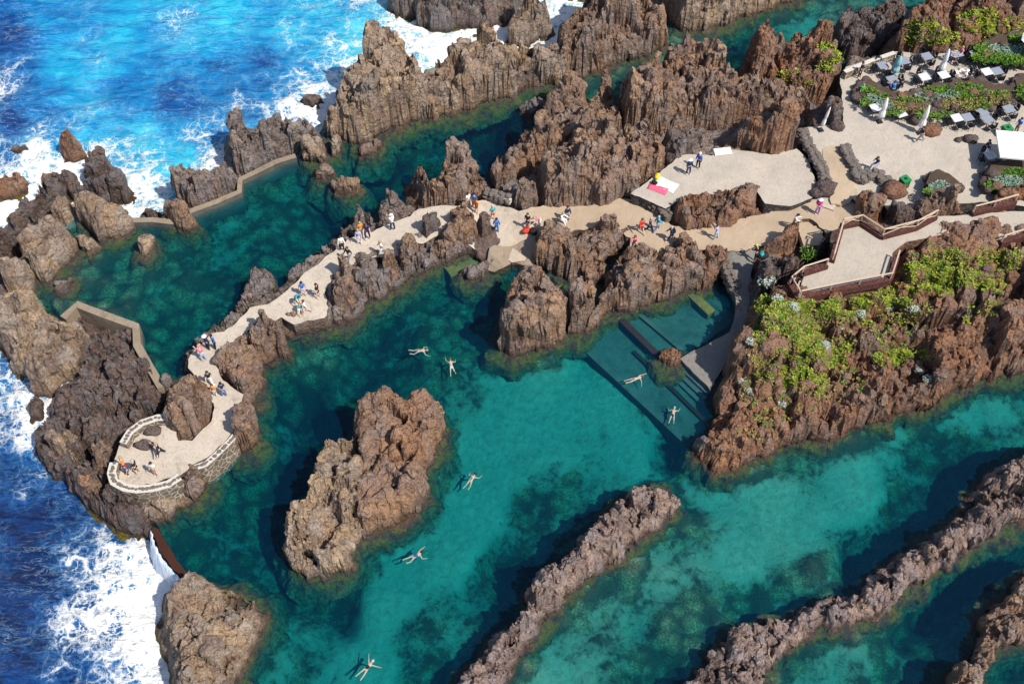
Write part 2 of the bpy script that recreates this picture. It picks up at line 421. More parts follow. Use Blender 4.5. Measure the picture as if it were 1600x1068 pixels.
# ------------------------------------------------------------------ rocks
POOL = [(103,506),(60,470),(20,432),(60,380),(110,345),(160,335),(206,346),(240,345),(275,338),(300,330),(340,315),(374,300),(376,282),(420,258),(470,240),(505,200),(560,180),(640,150),(720,125),(800,105),(900,75),(960,50),(1010,30),(1035,15),(1060,-30),(1100,-120),(2100,-120),(2100,1500),(330,1500),(330,1000),(300,915),(291,906),(272,884),(255,862),(243,838),(240,826),(250,790),(240,740),(240,690),(270,640),(262,606),(250,602),(213,538),(211,510),(160,494),(121,478)]
ROCKS = {}; SMOOTH = False
def rock(key, name, label, poly, H, z0=0.0, w=.9, mat='brown', g=None, jag=0.0, blk=1.5, rough=1.0, skirt=1.15, sslope=2.2, wet=None, k=.66, kind=None, cat='rock', ang=None, group=None, blkamp=.32, envp=2.0, cap=None):
    seed = (sum(ord(c) * (i + 3) for i, c in enumerate(key)) * 7) % 9973
    P = np.array(poly, float); w = w * .62; blk = blk * 1.55; jag = jag * .65
    if isinstance(H, (int, float)): H = [(P[:, 0].mean(), P[:, 1].mean(), H)]
    H = [(q[0], q[1], q[2] * .88) for q in H]; hm = max(q[2] for q in H)
    X, Y = [], []
    for z in (z0, z0 + hm):
        x, y = at_np(P[:, 0], P[:, 1], z); X += list(x); Y += list(y)
    sk = skirt + .4
    x0, x1, y0, y1 = min(X) - sk, max(X) + sk, min(Y) - sk, max(Y) + sk
    if g is None: g = .075 if (x1 - x0) * (y1 - y0) < 60 else .095
    nx, ny = int((x1 - x0) / g) + 2, int((y1 - y0) / g) + 2
    gx, gy = np.meshgrid(x0 + g * np.arange(nx), y0 + g * np.arange(ny))
    px, py, s1 = pix(gx, gy, z0)
    h = idw(px, py, H)[0]
    d1 = sdf(px, py, poly) / s1
    qx, qy, s2 = pix(gx, gy, z0 + k * h)
    d2 = sdf(qx, qy, poly) / s2
    d = np.minimum(d1, d2)
    a = ang if ang is not None else (seed % 100) / 100 * .8 + .4
    ca, sa = math.cos(a), math.sin(a)
    u, v = gx * ca + gy * sa, -gx * sa + gy * ca
    d = d + (.30 * fbm(gx * .8, gy * .8, None, seed, 3) + .13 * fbm(gx * 2.0, gy * 2.0, None, seed + 1, 3)) * min(1, w) * rough
    wu, wv = u + .4 * fbm(u * .8, v * .8, None, seed + 2, 2), v + .4 * fbm(u * .8, v * .8, None, seed + 3, 2)
    f1, f2, cid, gxx, gyy = worley(wu / (blk * 1.5), wv / blk, seed + 4)
    e1, e2, cid2, hx, hy = worley(wu / (blk * .52), wv / (blk * .42), seed + 6)
    t = np.clip(d / w, 0, 1)
    env = (1 - (1 - t) ** (envp + .4)) ** .58
    hh = h * (1 + .22 * fbm(gx * .35, gy * .35, None, seed + 8, 2))
    m = 1 + blkamp * (cid - .5) * 1.5 + blkamp * .32 * (cid2 - .5) + .55 * blkamp * (gxx * np.cos(cid * 40) + gyy * np.sin(cid * 40)) * 2 + .3 * blkamp * (hx * np.cos(cid2 * 50) + hy * np.sin(cid2 * 50))
    z = hh * env * m
    if jag:
        rg = ridged(u * .75, v * 1.05, seed + 11, 4)
        z = z * (1 - jag * .45) + env * hh * jag * 1.05 * np.clip(rg - .25, 0, 2) * (.6 + .8 * cid2)
    gr = .75 * np.exp(-(f2 - f1) / .06) + .36 * np.exp(-(e2 - e1) / .09)
    lz = (z / 1.25 + cid * 5.0 + cid2 * .5 + .35 * fbm(gx * .7, gy * .7, None, seed + 14, 2)); fl = np.floor(lz); fr = np.clip((lz - fl - .25) / .5, 0, 1); fr = fr * fr * (3 - 2 * fr)
    z = z + .55 * (fl + fr - lz) * 1.25 * np.clip(d / .3, 0, 1) * min(1, hm / 3) * rough
    k1, k2, cid3, ix, iy = worley(wu / (blk * .24), wv / (blk * .16), seed + 7)
    z = z + rough * .16 * (cid3 - .5 + ix * np.cos(cid3 * 60) + iy * np.sin(cid3 * 60)) * np.clip(d / .4, 0, 1)
    gr = gr + .13 * np.exp(-(k2 - k1) / .1)
    z = z - gr * np.clip(d / .5, 0, 1) * min(1.0, hm / 3.0) * rough
    z = z + rough * (.10 * fbm(gx * 2.1, gy * 2.1, None, seed + 12, 4)) * np.clip(d + .6, 0, 1)
    sh_ = np.clip(.45 + .7 * fbm(gx * .45, gy * .45, None, seed + 15, 3), .05, .9)
    z = np.where(d < 0, np.where(d > -sh_, .5 * d, -.5 * sh_ + sslope * (d + sh_)) + np.where(d < 0, .25 * fbm(gx * 1.1, gy * 1.1, None, seed + 13, 3) * np.clip(-d, 0, 1), 0), z)
    if cap: z = np.where(z > cap - .4, cap - .4 + (z - cap + .4) * .22, z)
    Z = z0 + z
    ROCKS[key] = (x0, y0, g, Z, d)
    keep = d > -skirt
    idx = -np.ones(keep.shape, np.int64); idx[keep] = np.arange(keep.sum())
    fq = keep[:-1, :-1] & keep[1:, :-1] & keep[:-1, 1:] & keep[1:, 1:]
    fa = np.stack([idx[:-1, :-1][fq], idx[:-1, 1:][fq], idx[1:, 1:][fq], idx[1:, :-1][fq]], 1)
    # displacement along the normal: overhangs and crags
    zy, zx = np.gradient(Z, g)
    N = np.stack([-zx, -zy, np.ones_like(Z)], -1); N /= np.linalg.norm(N, axis=-1, keepdims=True)
    off = rough * (.26 * fbm(gx * .85, gy * .85, Z * .9, seed + 20, 3) + .15 * fbm(gx * 2.4, gy * 2.4, Z * 2.0, seed + 21, 4) + .20 * (np.abs(vnoise(gx * 1.35, gy * 1.35, Z * 1.25, seed + 22)) - .35) + .12 * (np.abs(vnoise(gx * 3.1, gy * 3.1, Z * 2.6, seed + 23)) - .35))
    V = np.stack([gx, gy, Z], -1) + N * (off * np.clip((d + .8), 0, 1))[..., None]
    V = V[keep]
    c = at(P[:, 0].mean(), P[:, 1].mean(), z0)
    wv_ = np.where(sdf(*pix(V[:, 0], V[:, 1], 0.0)[:2], POOL) > 4, 0.0, OZ) if wet is None else np.full(len(V), float(wet))
    o = mesh_obj(name, V, fa, ROCK[mat], None, SMOOTH, (c.x, c.y, z0),
                 {'cell': (.45 * cid + .3 * cid2 + .25 * cid3)[keep], 'hue': ((cid * 7.3 + cid2 * 3.1) % 1)[keep], 'wet': wv_})
    return tag(o, label, None if kind else cat, group, kind)

def hit(key, px, py):
    x0, y0, g, Z, d = ROCKS[key]
    z = Z.max() + .3
    while z > -1:
        p = at(px, py, z)
        i, j = int((p.y - y0) / g), int((p.x - x0) / g)
        if 0 <= i < Z.shape[0] and 0 <= j < Z.shape[1] and d[i, j] > 0 and Z[i, j] >= z: return p
        z -= .06
    return None
def ht(key, x, y):
    x0, y0, g, Z, d = ROCKS[key]
    i, j = int((y - y0) / g), int((x - x0) / g)
    if 0 <= i < Z.shape[0] and 0 <= j < Z.shape[1] and d[i, j] > 0: return float(Z[i, j])
    return None
# ------------------------------------------------------------------ the rocks, traced one by one
S = 'sea_rock'; L = 'lava_ridge'; B = 'boulder'
# far side of the open sea inlet
rock('stack', S, 'big dark sea rock at the top edge beyond the white foam channel', [(588,-5),(598,12),(618,28),(648,28),(655,42),(680,46),(705,45),(735,47),(765,40),(800,32),(822,5),(825,-45),(640,-60)], 4.5, OZ, 1.2, 'grey')
# long ridge between sea inlet and upper pool
rock('ridge_a', L, 'tall blocky crag at the seaward end of the long upper ridge', [(497,205),(505,180),(525,155),(528,135),(545,125),(572,112),(575,85),(590,66),(612,60),(632,75),(650,88),(660,115),(662,150),(660,186),(640,192),(610,203),(580,218),(560,228),(540,218),(520,222)], [(610,90,6.3),(575,130,5.2),(645,110,5),(530,170,3.4),(640,170,5)], 0, 1.0, 'tan', blk=1.3)
rock('ridge_b', L, 'pale fluted middle stretch of the long ridge above the blue upper pool', [(640,110),(665,104),(700,96),(712,82),(735,70),(765,62),(790,78),(815,72),(845,75),(880,60),(895,85),(893,120),(870,133),(825,138),(800,150),(770,162),(735,172),(700,178),(665,186),(645,190)], [(680,110,4.6),(760,75,5.6),(850,80,5.0),(720,140,5)], 0, 1.1, 'tan', blk=1.7)
rock('ridge_c', L, 'grey brown rounded landward end of the long upper ridge', [(868,50),(885,28),(915,5),(950,-25),(1000,-22),(1020,0),(1038,20),(1048,42),(1046,62),(1030,78),(1000,92),(965,103),(930,112),(895,122),(872,128)], [(900,50,5),(980,25,5.2),(1020,40,4.5)], 0, 1.2, 'brown', blk=1.5)
rock('lichen', B, 'pale lichen covered boulder on the sea side of the long upper ridge', [(790,72),(792,40),(805,15),(830,5),(850,10),(868,25),(866,48),(845,62),(815,70)], 4.6, OZ, 1.0, 'tan')
rock('backtop', S, 'layered tan rock mass at the top edge above the green channel', [(1022,-10),(1040,25),(1065,50),(1100,48),(1150,35),(1180,20),(1215,6),(1262,-8),(1300,-50),(1100,-80),(1030,-50)], 4, 0, 1.0, 'tan')
rock('ridge_d', S, 'dark rocky outcrop at the top edge between two sea inlets', [(860,-12),(880,-40),(940,-60),(1000,-45),(985,-15),(930,-2)], 3.2, OZ, 1.0, 'grey')
# jagged lava field in the middle of the upper half
rock('field_shelf', 'terrain', None, [(845,345),(790,318),(775,290),(850,215),(960,175),(1050,120),(1150,125),(1280,165),(1330,95),(1400,80),(1480,70),(1680,60),(1680,430),(1250,440),(1130,392),(960,330)], 1.15, 0, .8, 'grey', kind='structure', g=.25)
rock('field_l', L, 'jagged lava wall standing beside the deep blue upper pool', [(765,285),(772,248),(800,217),(832,200),(846,172),(860,140),(875,122),(895,118),(908,128),(925,150),(940,130),(950,118),(962,140),(975,165),(982,195),(970,215),(930,232),(900,250),(870,262),(850,268),(825,282),(800,292),(775,302)], [(890,150,5.2),(800,235,3.6),(850,200,4.4),(950,150,5),(900,220,4.2)], 0, .9, 'brown', jag=.42, blk=1.2)
rock('field_m', L, 'tall jagged lava ridge behind the lower sunning terrace', [(958,168),(975,135),(1000,125),(1015,100),(1037,85),(1042,70),(1065,78),(1090,62),(1110,75),(1118,95),(1140,112),(1170,118),(1190,125),(1230,140),(1262,152),(1282,170),(1275,182),(1240,187),(1200,192),(1150,195),(1110,205),(1060,212),(1010,215),(980,210)], [(1000,140,4.8),(1050,100,5.4),(1100,85,5.6),(1170,140,4.2),(1240,160,3.2),(1100,160,4)], .6, 1.0, 'brown', jag=.45, blk=1.2)
rock('field_f', L, 'clustered lava pinnacles in front, rising straight from the sandy path', [(842,265),(850,240),(870,232),(895,205),(915,195),(935,198),(950,210),(960,225),(975,210),(995,200),(1012,208),(1035,225),(1048,245),(1048,262),(1030,278),(1008,292),(985,308),(960,315),(940,325),(915,320),(880,322),(850,325),(845,300)], [(870,260,4),(925,220,5),(990,220,4.6),(1030,250,3.4)], 1.2, .9, 'brown', jag=.35, blk=1.4)
rock('field_r', L, 'dark lumpy rocks along the back edge of the lower sunning terrace', [(1022,222),(1035,208),(1075,206),(1095,212),(1122,214),(1130,228),(1110,240),(1086,242),(1062,263),(1042,266)], 3.6, 1.5, .8, 'grey')
rock('small_bl', B, 'small brown boulder where the jagged lava meets the path', [(803,302),(813,288),(830,290),(845,305),(842,325),(820,331),(803,328)], 2.6, .8, .7, 'brown', jag=.2)
rock('pinn', L, 'sharp twin pinnacles between the upper pool and the walkway', [(645,265),(650,262),(662,270),(672,290),(690,275),(697,240),(720,232),(735,240),(745,262),(765,275),(768,300),(755,314),(735,320),(715,327),(690,332),(660,327),(648,302)], [(655,290,3.4),(720,255,5.4),(680,300,3.2),(755,290,3.6)], .4, .9, 'brown', jag=.3, blk=1.0)
rock('dome', B, 'small rounded rock at the water below the long upper ridge', [(812,155),(830,145),(850,160),(850,175),(830,184),(815,177)], 1.7, 0, .8, 'grey')
rock('cafe_l', L, 'dark lava block beside the ramp left of the cafe terrace', [(1130,215),(1160,195),(1180,182),(1195,172),(1215,166),(1235,178),(1246,200),(1246,225),(1232,242),(1205,247),(1170,237),(1140,230)], 3.6, 2.2, .9, 'red', blk=1.3)
rock('green_l', L, 'reddish lava crag with green plants left of the parapet wall', [(1162,115),(1160,75),(1178,58),(1195,48),(1215,62),(1230,60),(1245,42),(1262,50),(1275,42),(1295,55),(1306,75),(1318,92),(1316,115),(1308,142),(1290,152),(1282,170),(1255,160),(1215,148),(1190,138),(1170,130)], [(1190,80,5),(1270,70,5.4),(1300,110,4.2),(1220,120,4)], .6, 1.0, 'red', jag=.3, blk=1.2)
rock('back_r', L, 'dark shaded rocks behind the parapet wall below the top right hill', [(1292,40),(1310,28),(1335,18),(1355,12),(1380,5),(1402,0),(1415,30),(1408,62),(1395,78),(1370,84),(1345,90),(1325,95),(1312,82),(1298,62)], 3.0, 0, 1.0, 'dark', blk=1.3)
rock('hill', L, 'overgrown brown lava hill in the top right corner', [(1397,82),(1405,45),(1412,20),(1430,8),(1460,-4),(1500,-30),(1660,-60),(1680,40),(1600,48),(1570,62),(1540,72),(1510,84),(1470,90),(1430,90),(1405,87)], [(1430,40,4.6),(1520,10,5.5),(1600,10,5.5),(1580,50,3.5),(1480,75,3)], 2.0, 1.4, 'red', blk=1.4, jag=.25)
rock('cafe_edge', L, 'low black lava hump between the ramp and the cafe terrace entrance', [(1285,178),(1288,158),(1300,147),(1316,150),(1318,175),(1316,192),(1300,200),(1290,195)], 1.7, 2.7, .7, 'dark')
# left headland, seaward
rock('tri', S, 'pointed brown rock standing in white surf at upper left', [(88,213),(108,211),(125,225),(146,235),(148,243),(120,254),(103,252),(93,238)], 2.8, OZ, .8, 'red')
rock('sea2', S, 'long dark brown rock beside the surf, right of the pointed one', [(128,262),(140,244),(160,238),(185,263),(205,278),(214,295),(200,318),(170,314),(140,303),(128,284)], 3.2, OZ, 1.0, 'dark')
rock('surf1', S, 'wet brown rock in the white surf at the left edge', [(-10,278),(20,268),(40,275),(46,290),(30,307),(8,314),(-14,310)], 1.8, OZ, .7, 'red')
rock('surf2', S, 'smaller wet brown rock in the surf, second from the left edge', [(62,264),(85,260),(88,280),(72,288),(60,280)], 1.7, OZ, .6, 'red')
rock('surf3', S, 'tiny half drowned rock in the surf above the wet brown rocks', [(18,232),(40,226),(46,236),(28,244)], .9, OZ, .5, 'dark')
rock('surf4', S, 'low dark rock awash in foam below the long upper ridge', [(470,152),(482,148),(500,150),(505,160),(488,166),(474,163)], .8, OZ, .6, 'dark')
rock('headsea', L, 'dark wet lava bank between surf and the pale headland boulders', [(20,345),(45,315),(60,298),(75,285),(95,278),(115,274),(132,296),(165,310),(140,322),(112,312),(96,330),(78,340),(50,352),(42,380),(30,400),(5,412),(-30,420),(-30,360)], 2.6, OZ, .9, 'dark', blk=1.0)
rock('b23', B, 'upright tan boulder at the top of the left headland', [(83,318),(90,303),(105,303),(118,318),(120,340),(106,352),(90,348),(82,334)], 3.0, -.4, .8, 'tan')
rock('b24', B, 'largest smooth tan boulder on the shore of the left pool', [(116,318),(130,305),(150,302),(165,305),(180,314),(200,330),(209,345),(208,360),(195,367),(175,372),(157,378),(140,362),(124,342)], [(150,318,3.8),(180,345,2.6)], 0, 1.1, 'tan', blk=2.4, rough=.7)
rock('b25', B, 'cracked grey topped boulder leaning into the left pool', [(30,398),(28,378),(45,355),(60,338),(78,336),(95,348),(108,362),(116,378),(120,395),(116,407),(95,427),(75,442),(60,440),(48,428),(36,412)], [(65,360,3.8),(80,400,3)], 0, 1.1, 'tan', blk=1.6, rough=.8)
rock('b26', B, 'small wedge rock between the two large tan boulders', [(106,362),(120,360),(135,370),(150,377),(156,387),(142,398),(128,392),(116,380)], 1.6, 0, .8, 'tan')
rock('b27', B, 'round tan boulder at the lower left corner of the left pool', [(0,422),(10,406),(28,401),(46,409),(57,430),(58,447),(46,462),(30,465),(12,454),(2,440)], 2.8, 0, .9, 'tan', rough=.8)
rock('b28', B, 'oval tan boulder resting across the pool edge wall', [(252,318),(262,309),(275,308),(291,321),(304,338),(307,351),(296,360),(280,359),(265,347),(256,336)], 2.4, 0, .8, 'brown', rough=.7)
rock('b29', B, 'lone upright rock standing in the left pool near the short wall', [(215,364),(222,355),(238,361),(244,378),(239,393),(228,400),(215,394),(216,378)], 1.3, 0, .6, 'tan', rough=.7)
rock('b30', L, 'spiky dark rocks outside the wall of the left pool', [(268,300),(272,275),(288,265),(300,262),(310,270),(330,280),(345,265),(360,262),(372,275),(374,292),(360,303),(345,309),(322,320),(303,328),(290,317),(275,315)], [(295,285,3.2),(360,280,3)], -.5, .8, 'grey', blk=.9, jag=.2)
rock('b30b', B, 'low dark rocks on the sea side of the short wall', [(215,335),(228,325),(250,326),(258,336),(240,343)], 1.2, -.8, .6, 'dark')
rock('b31', L, 'clustered dark boulders between the surf and the left pool wall', [(355,218),(358,195),(372,185),(385,193),(395,208),(410,190),(432,182),(445,188),(460,195),(478,186),(487,200),(500,205),(512,222),(495,230),(475,238),(455,244),(430,255),(405,268),(385,277),(372,270),(362,245)], [(375,205,3.2),(430,205,3.4),(480,205,3)], -.5, .8, 'grey', blk=.8, jag=.25)
rock('b32', B, 'tan boulder at the foot of the tall crag by the pool', [(470,240),(475,222),(490,215),(508,218),(517,232),(507,251),(490,255),(477,253)], 2.2, 0, .7, 'tan')
rock('b32b', B, 'narrow upright rock wedged next to the tall crag', [(518,235),(521,218),(530,213),(536,228),(530,242),(522,243)], 1.6, 0, .5, 'tan')
rock('b33', B, 'pair of low rocks at the corner of the long ridge', [(557,235),(560,220),(575,215),(596,216),(597,230),(582,241),(565,244)], 1.3, 0, .6, 'brown')
rock('b35', B, 'smaller of the two rock islets in the upper pool', [(486,271),(492,261),(508,257),(519,265),(521,275),(505,283),(490,281)], 1.0, 0, .6, 'brown')
rock('b36', B, 'larger of the two rock islets in the upper pool', [(516,291),(519,280),(534,273),(546,279),(560,279),(566,290),(550,300),(530,302)], 1.2, 0, .6, 'brown')
rock('b37', B, 'flat rock barely above water at the left pool corner', [(84,442),(95,434),(112,433),(117,441),(105,452),(90,454)], .5, 0, .6, 'grey')
rock('head', L, 'huge pale cracked headland rock above the waves at far left', [(0,470),(30,462),(55,470),(65,488),(85,490),(102,497),(130,517),(142,535),(138,557),(130,577),(115,594),(95,607),(80,620),(60,612),(45,592),(20,572),(5,547),(-10,520),(-15,490)], [(60,510,5),(110,540,4.2),(60,570,3),(20,490,3.6)], OZ, 1.5, 'tan', blk=1.6)
rock('headl', L, 'dark rock slope at the left edge below the boulders', [(-40,405),(5,412),(28,455),(35,470),(5,500),(-45,500)], 2.2, OZ, 1.0, 'dark')
# jumble below the concrete pool wall
rock('jumble', L, 'low dark lava shelf of tumbled blocks below the pool wall', [(88,612),(120,585),(142,545),(165,520),(205,512),(218,540),(252,600),(268,605),(262,645),(240,665),(200,685),(180,720),(174,750),(190,768),(235,785),(250,810),(240,838),(210,840),(180,822),(150,797),(110,762),(75,732),(55,702),(58,675),(72,650),(82,630)], [(150,600,1.9),(230,600,2.3),(110,680,2.2),(170,780,3.0),(130,740,2.6),(200,640,2.0)], OZ, 1.0, 'dark', blk=.8, blkamp=.6, jag=.25, envp=1.6)
for k, (lab, poly, h, mt) in enumerate([
    ('round grey boulder on the dark shelf nearest the surf', [(101,650),(106,638),(120,635),(132,645),(133,660),(122,670),(108,667)], 2.9, 'grey'),
    ('blocky grey boulder in the middle of the dark shelf', [(172,625),(178,610),(195,606),(208,615),(205,635),(192,645),(178,640)], 3.0, 'grey'),
    ('large tan block with a hollow on the dark shelf', [(78,695),(88,685),(105,690),(120,678),(136,690),(138,715),(130,732),(108,738),(92,722)], 3.6, 'tan'),
    ('tall brown rock against the outer side of the round terrace', [(148,710),(152,690),(168,680),(188,688),(194,706),(178,725),(175,755),(160,750),(148,732)], 4.0, 'brown'),
    ('narrow grey rock close to the angled concrete wall', [(160,570),(172,552),(188,556),(196,575),(186,590),(168,588)], 2.7, 'grey'),
    ('sloping brown rock at the seaward tip under the terrace', [(115,745),(135,738),(160,755),(178,790),(170,810),(140,790),(118,768)], 3.2, 'brown'),
    ('small wet rock in the surf beside the dark shelf', [(44,633),(52,618),(64,617),(70,632),(64,650),(50,655)], 1.5, 'dark'),
    ('broken grey slab between shelf boulders and round terrace', [(128,655),(140,645),(158,655),(160,672),(146,682),(132,674)], 2.6, 'grey'),
    ('dark slab right behind the round terrace wall', [(212,640),(222,622),(240,618),(252,632),(248,655),(225,660)], 3.0, 'dark'),
    ('small brown boulder at the bend of the concrete wall', [(205,585),(215,572),(230,580),(236,600),(222,610),(208,604)], 2.6, 'brown')]):
    rock('jb%d' % k, B, lab, poly, h, OZ, .7, mt, g=.08, blk=1.0)
rock('terr_base', L, 'tan rock foot carrying the round viewing terrace', [(168,745),(178,735),(200,735),(250,742),(290,728),(305,720),(330,705),(375,680),(380,690),(350,722),(328,742),(322,775),(302,796),(272,812),(248,826),(232,815),(205,800),(182,785),(168,765)], [(190,768,2.0),(240,785,1.9),(300,770,1.6),(350,710,1.3),(270,740,2.0)], -.6, .8, 'tan', k=.35, blk=1.2, wet=0)
rock('prow', B, 'brown rock prow breaking the front edge of the round terrace', [(281,752),(284,735),(293,716),(303,722),(322,745),(322,765),(305,785),(290,775)], 3.0, 0, .7, 'brown')
rock('b42', L, 'large brown rock between terrace, path and concrete wall', [(252,628),(262,605),(280,592),(310,588),(330,603),(339,623),(336,650),(326,675),(305,690),(285,694),(270,677),(258,655)], [(300,620,3.4),(310,660,2.6)], 1.0, 1.0, 'brown', blk=1.3)
rock('b42b', B, 'grey rocks at the end of the concrete wall beside the pool', [(246,600),(255,586),(268,590),(272,606),(260,615),(248,612)], 1.6, 0, .6, 'grey')
rock('b43', L, 'dark folded rock beside the path just above the round terrace', [(332,560),(342,547),(358,545),(372,525),(395,508),(418,503),(440,515),(450,535),(448,555),(430,565),(412,574),(408,600),(402,628),(385,637),(370,622),(355,602),(340,592),(335,575)], [(360,570,3.4),(415,525,3.2),(390,600,3)], 0, .9, 'brown', blk=1.2)
rock('b44', L, 'rounded brown rock at the terrace foot beside the main pool', [(362,655),(375,645),(395,638),(407,655),(408,688),(395,703),(378,710),(366,692)], 3.0, 0, .9, 'brown', blk=1.4)
rock('b45', L, 'grey rocks on the pool side of the path bend', [(370,480),(382,447),(398,425),(412,416),(427,430),(437,450),(425,468),(400,478),(385,490),(375,494)], [(412,435,2.9),(385,475,1.8)], 0, .7, 'grey', blk=.8, jag=.2)
rock('b46', L, 'big fluted brown rock right of the sunbathers on the walkway', [(508,455),(520,425),(538,408),(552,415),(557,440),(558,470),(558,490),(545,499),(525,503),(514,492),(508,477)], 4.0, 0, .8, 'brown', blk=.9)
rock('b46b', L, 'creased dark rocks next to the big fluted walkway rock', [(552,425),(560,405),(575,394),(590,399),(602,410),(606,430),(603,450),(590,463),(570,468),(558,464),(554,445)], 3.4, 0, .8, 'grey', blk=.8)
rock('b46c', L, 'slender brown rock between walkway boulders above the main pool', [(598,410),(610,399),(622,404),(629,425),(631,436),(615,453),(604,447)], 3.0, 0, .7, 'brown', blk=.8)
rock('b46d', L, 'tall smooth brown rock at the bend of the walkway', [(618,402),(625,380),(640,367),(655,371),(661,385),(656,405),(648,422),(635,437),(627,427)], 3.6, 0, .7, 'brown', blk=1.0)
rock('b46e', B, 'tiny rocks at the waterline under the walkway bend', [(660,408),(668,400),(678,403),(680,412),(670,416),(661,415)], .9, 0, .5, 'grey', g=.06)
rock('b47', B, 'dark grey rounded boulder on the walkway', [(650,360),(655,345),(668,337),(690,336),(698,345),(692,358),(680,369),(668,379),(655,373)], 2.6, 1.0, .8, 'dark', rough=.7)
rock('b48', L, 'rust coloured cone rock above the small wooden landing', [(670,392),(680,370),(697,355),(702,335),(715,324),(730,325),(741,350),(751,372),(748,380),(730,392),(710,402),(690,410),(677,402)], [(718,345,4.0),(685,385,2.6)], 0, .8, 'brown', blk=1.1)
rock('b48b', B, 'dark squared rock block beside the cone rock on the path', [(741,345),(755,338),(768,345),(767,362),(754,373),(745,363)], 1.7, 1.2, .5, 'dark', rough=.6)
rock('b49', L, 'pale grey upright rock on the pool side of the walkway', [(550,348),(552,322),(562,316),(576,327),(588,340),(589,358),(578,369),(560,371)], 3.2, 0, .8, 'grey', blk=1.1)
rock('b49b', L, 'grey rocks between walkway and upper pool left of the pinnacles', [(591,347),(592,315),(605,302),(622,304),(636,318),(651,322),(649,331),(630,339),(612,351),(600,359)], [(608,318,3.4),(640,328,2)], 0, .8, 'grey', blk=.8)
rock('b49c', B, 'small dark rock beside the walkway left of the grey upright one', [(527,372),(532,357),(542,360),(547,375),(536,384)], 1.8, 0, .6, 'dark')
rock('b49d', B, 'low grey stones at the walkway edge above the left pool', [(482,412),(492,402),(505,398),(512,404),(498,416),(486,421)], .9, .3, .5, 'grey', g=.06)
rock('b45b', B, 'brown stone set in the outer edge of the sunbathing slab', [(443,494),(452,486),(470,487),(475,500),(462,508),(446,506)], 1.3, .6, .5, 'brown', g=.06)
rock('b45c', B, 'low brown block under the sunbathing slab corner', [(474,500),(485,496),(500,497),(506,507),(495,512),(478,513)], 1.4, 0, .5, 'brown', g=.06)
# islands in the main pool
rock('island_r', S, 'largest rust brown island rock in the middle of the main pool', [(555,680),(558,645),(570,628),(580,621),(595,625),(615,619),(630,630),(645,615),(665,609),(683,620),(692,640),(701,650),(696,672),(681,712),(669,742),(669,777),(651,797),(625,812),(600,827),(570,836),(556,815),(553,770),(556,720)], [(600,650,4.4),(660,650,4.6),(630,720,4.0),(600,790,3.2)], 0, 1.3, 'rust', blk=2.0, k=.55, rough=.8)
rock('island_l', S, 'lower grey half of the central island with split boulders', [(442,852),(450,820),(470,780),(490,755),(500,720),(512,697),(535,687),(560,672),(572,700),(570,770),(575,830),(557,857),(550,882),(530,897),(505,907),(480,907),(460,892),(446,872)], [(530,720,2.9),(490,800,2.9),(510,870,2.2),(545,790,3.3)], 0, 1.0, 'tan', blk=1.2, blkamp=.5, k=.5)
rock('pinn_is', S, 'tall pale pinnacle rock jutting into the main pool', [(770,548),(780,510),(790,470),(800,445),(820,431),(840,429),(852,440),(860,452),(880,449),(889,470),(891,502),(876,532),(850,547),(830,552),(800,557)], [(830,450,4.6),(878,465,3.6),(810,510,3.4)], 0, .9, 'brown', blk=1.6, k=.6)
rock('pinn_is2', S, 'narrow split rock right next to the pale pinnacle', [(886,522),(890,462),(908,442),(928,453),(932,485),(920,512),(903,526)], 3.6, 0, .7, 'brown', blk=1.0, k=.55)
rock('bath', L, 'long rust brown rock wall sheltering the square bathing pool', [(912,517),(922,490),(935,470),(948,440),(950,420),(965,398),(985,387),(1005,388),(1020,400),(1040,405),(1055,400),(1052,385),(1060,370),(1070,370),(1086,385),(1100,405),(1095,450),(1065,457),(1030,472),(985,484),(950,492),(935,507),(925,514)], [(985,410,3.6),(1065,380,4.4),(930,490,2.2),(1020,430,3.2)], 0, .9, 'brown', blk=1.3, k=.6)
rock('bath_r', L, 'dark brown rock with white bird marks at the ramp corner', [(1082,405),(1105,388),(1127,388),(1134,398),(1131,425),(1121,441),(1098,450),(1082,445)], 3.6, 0, .9, 'red', blk=1.3)
rock('mid_rock', L, 'broad brown rock between the sandy path and the main pool', [(832,402),(838,375),(850,352),(870,345),(890,350),(900,360),(925,352),(940,345),(960,345),(985,355),(991,370),(980,387),(960,397),(946,412),(945,437),(920,442),(890,437),(870,430),(845,422),(833,414)], [(870,370,3.2),(960,360,2.8),(900,400,2.8)], 0, 1.0, 'brown', blk=1.2)
rock('plaza_rock', L, 'long low lava tongue along the front of the sunning terrace', [(1050,342),(1045,325),(1062,308),(1085,303),(1115,303),(1140,295),(1170,290),(1190,291),(1197,303),(1182,315),(1195,324),(1230,321),(1238,326),(1220,332),(1190,340),(1160,347),(1140,360),(1100,364),(1070,362),(1055,352)], [(1085,325,2.6),(1160,310,2.3),(1215,328,1.0)], 1.3, .9, 'red', blk=1.1)
rock('landing_rock', B, 'flat grey slab rock at the edge of the wooden landing', [(722,425),(735,414),(755,408),(775,400),(790,397),(790,404),(770,418),(755,434),(735,436)], 1.0, 0, .7, 'grey')
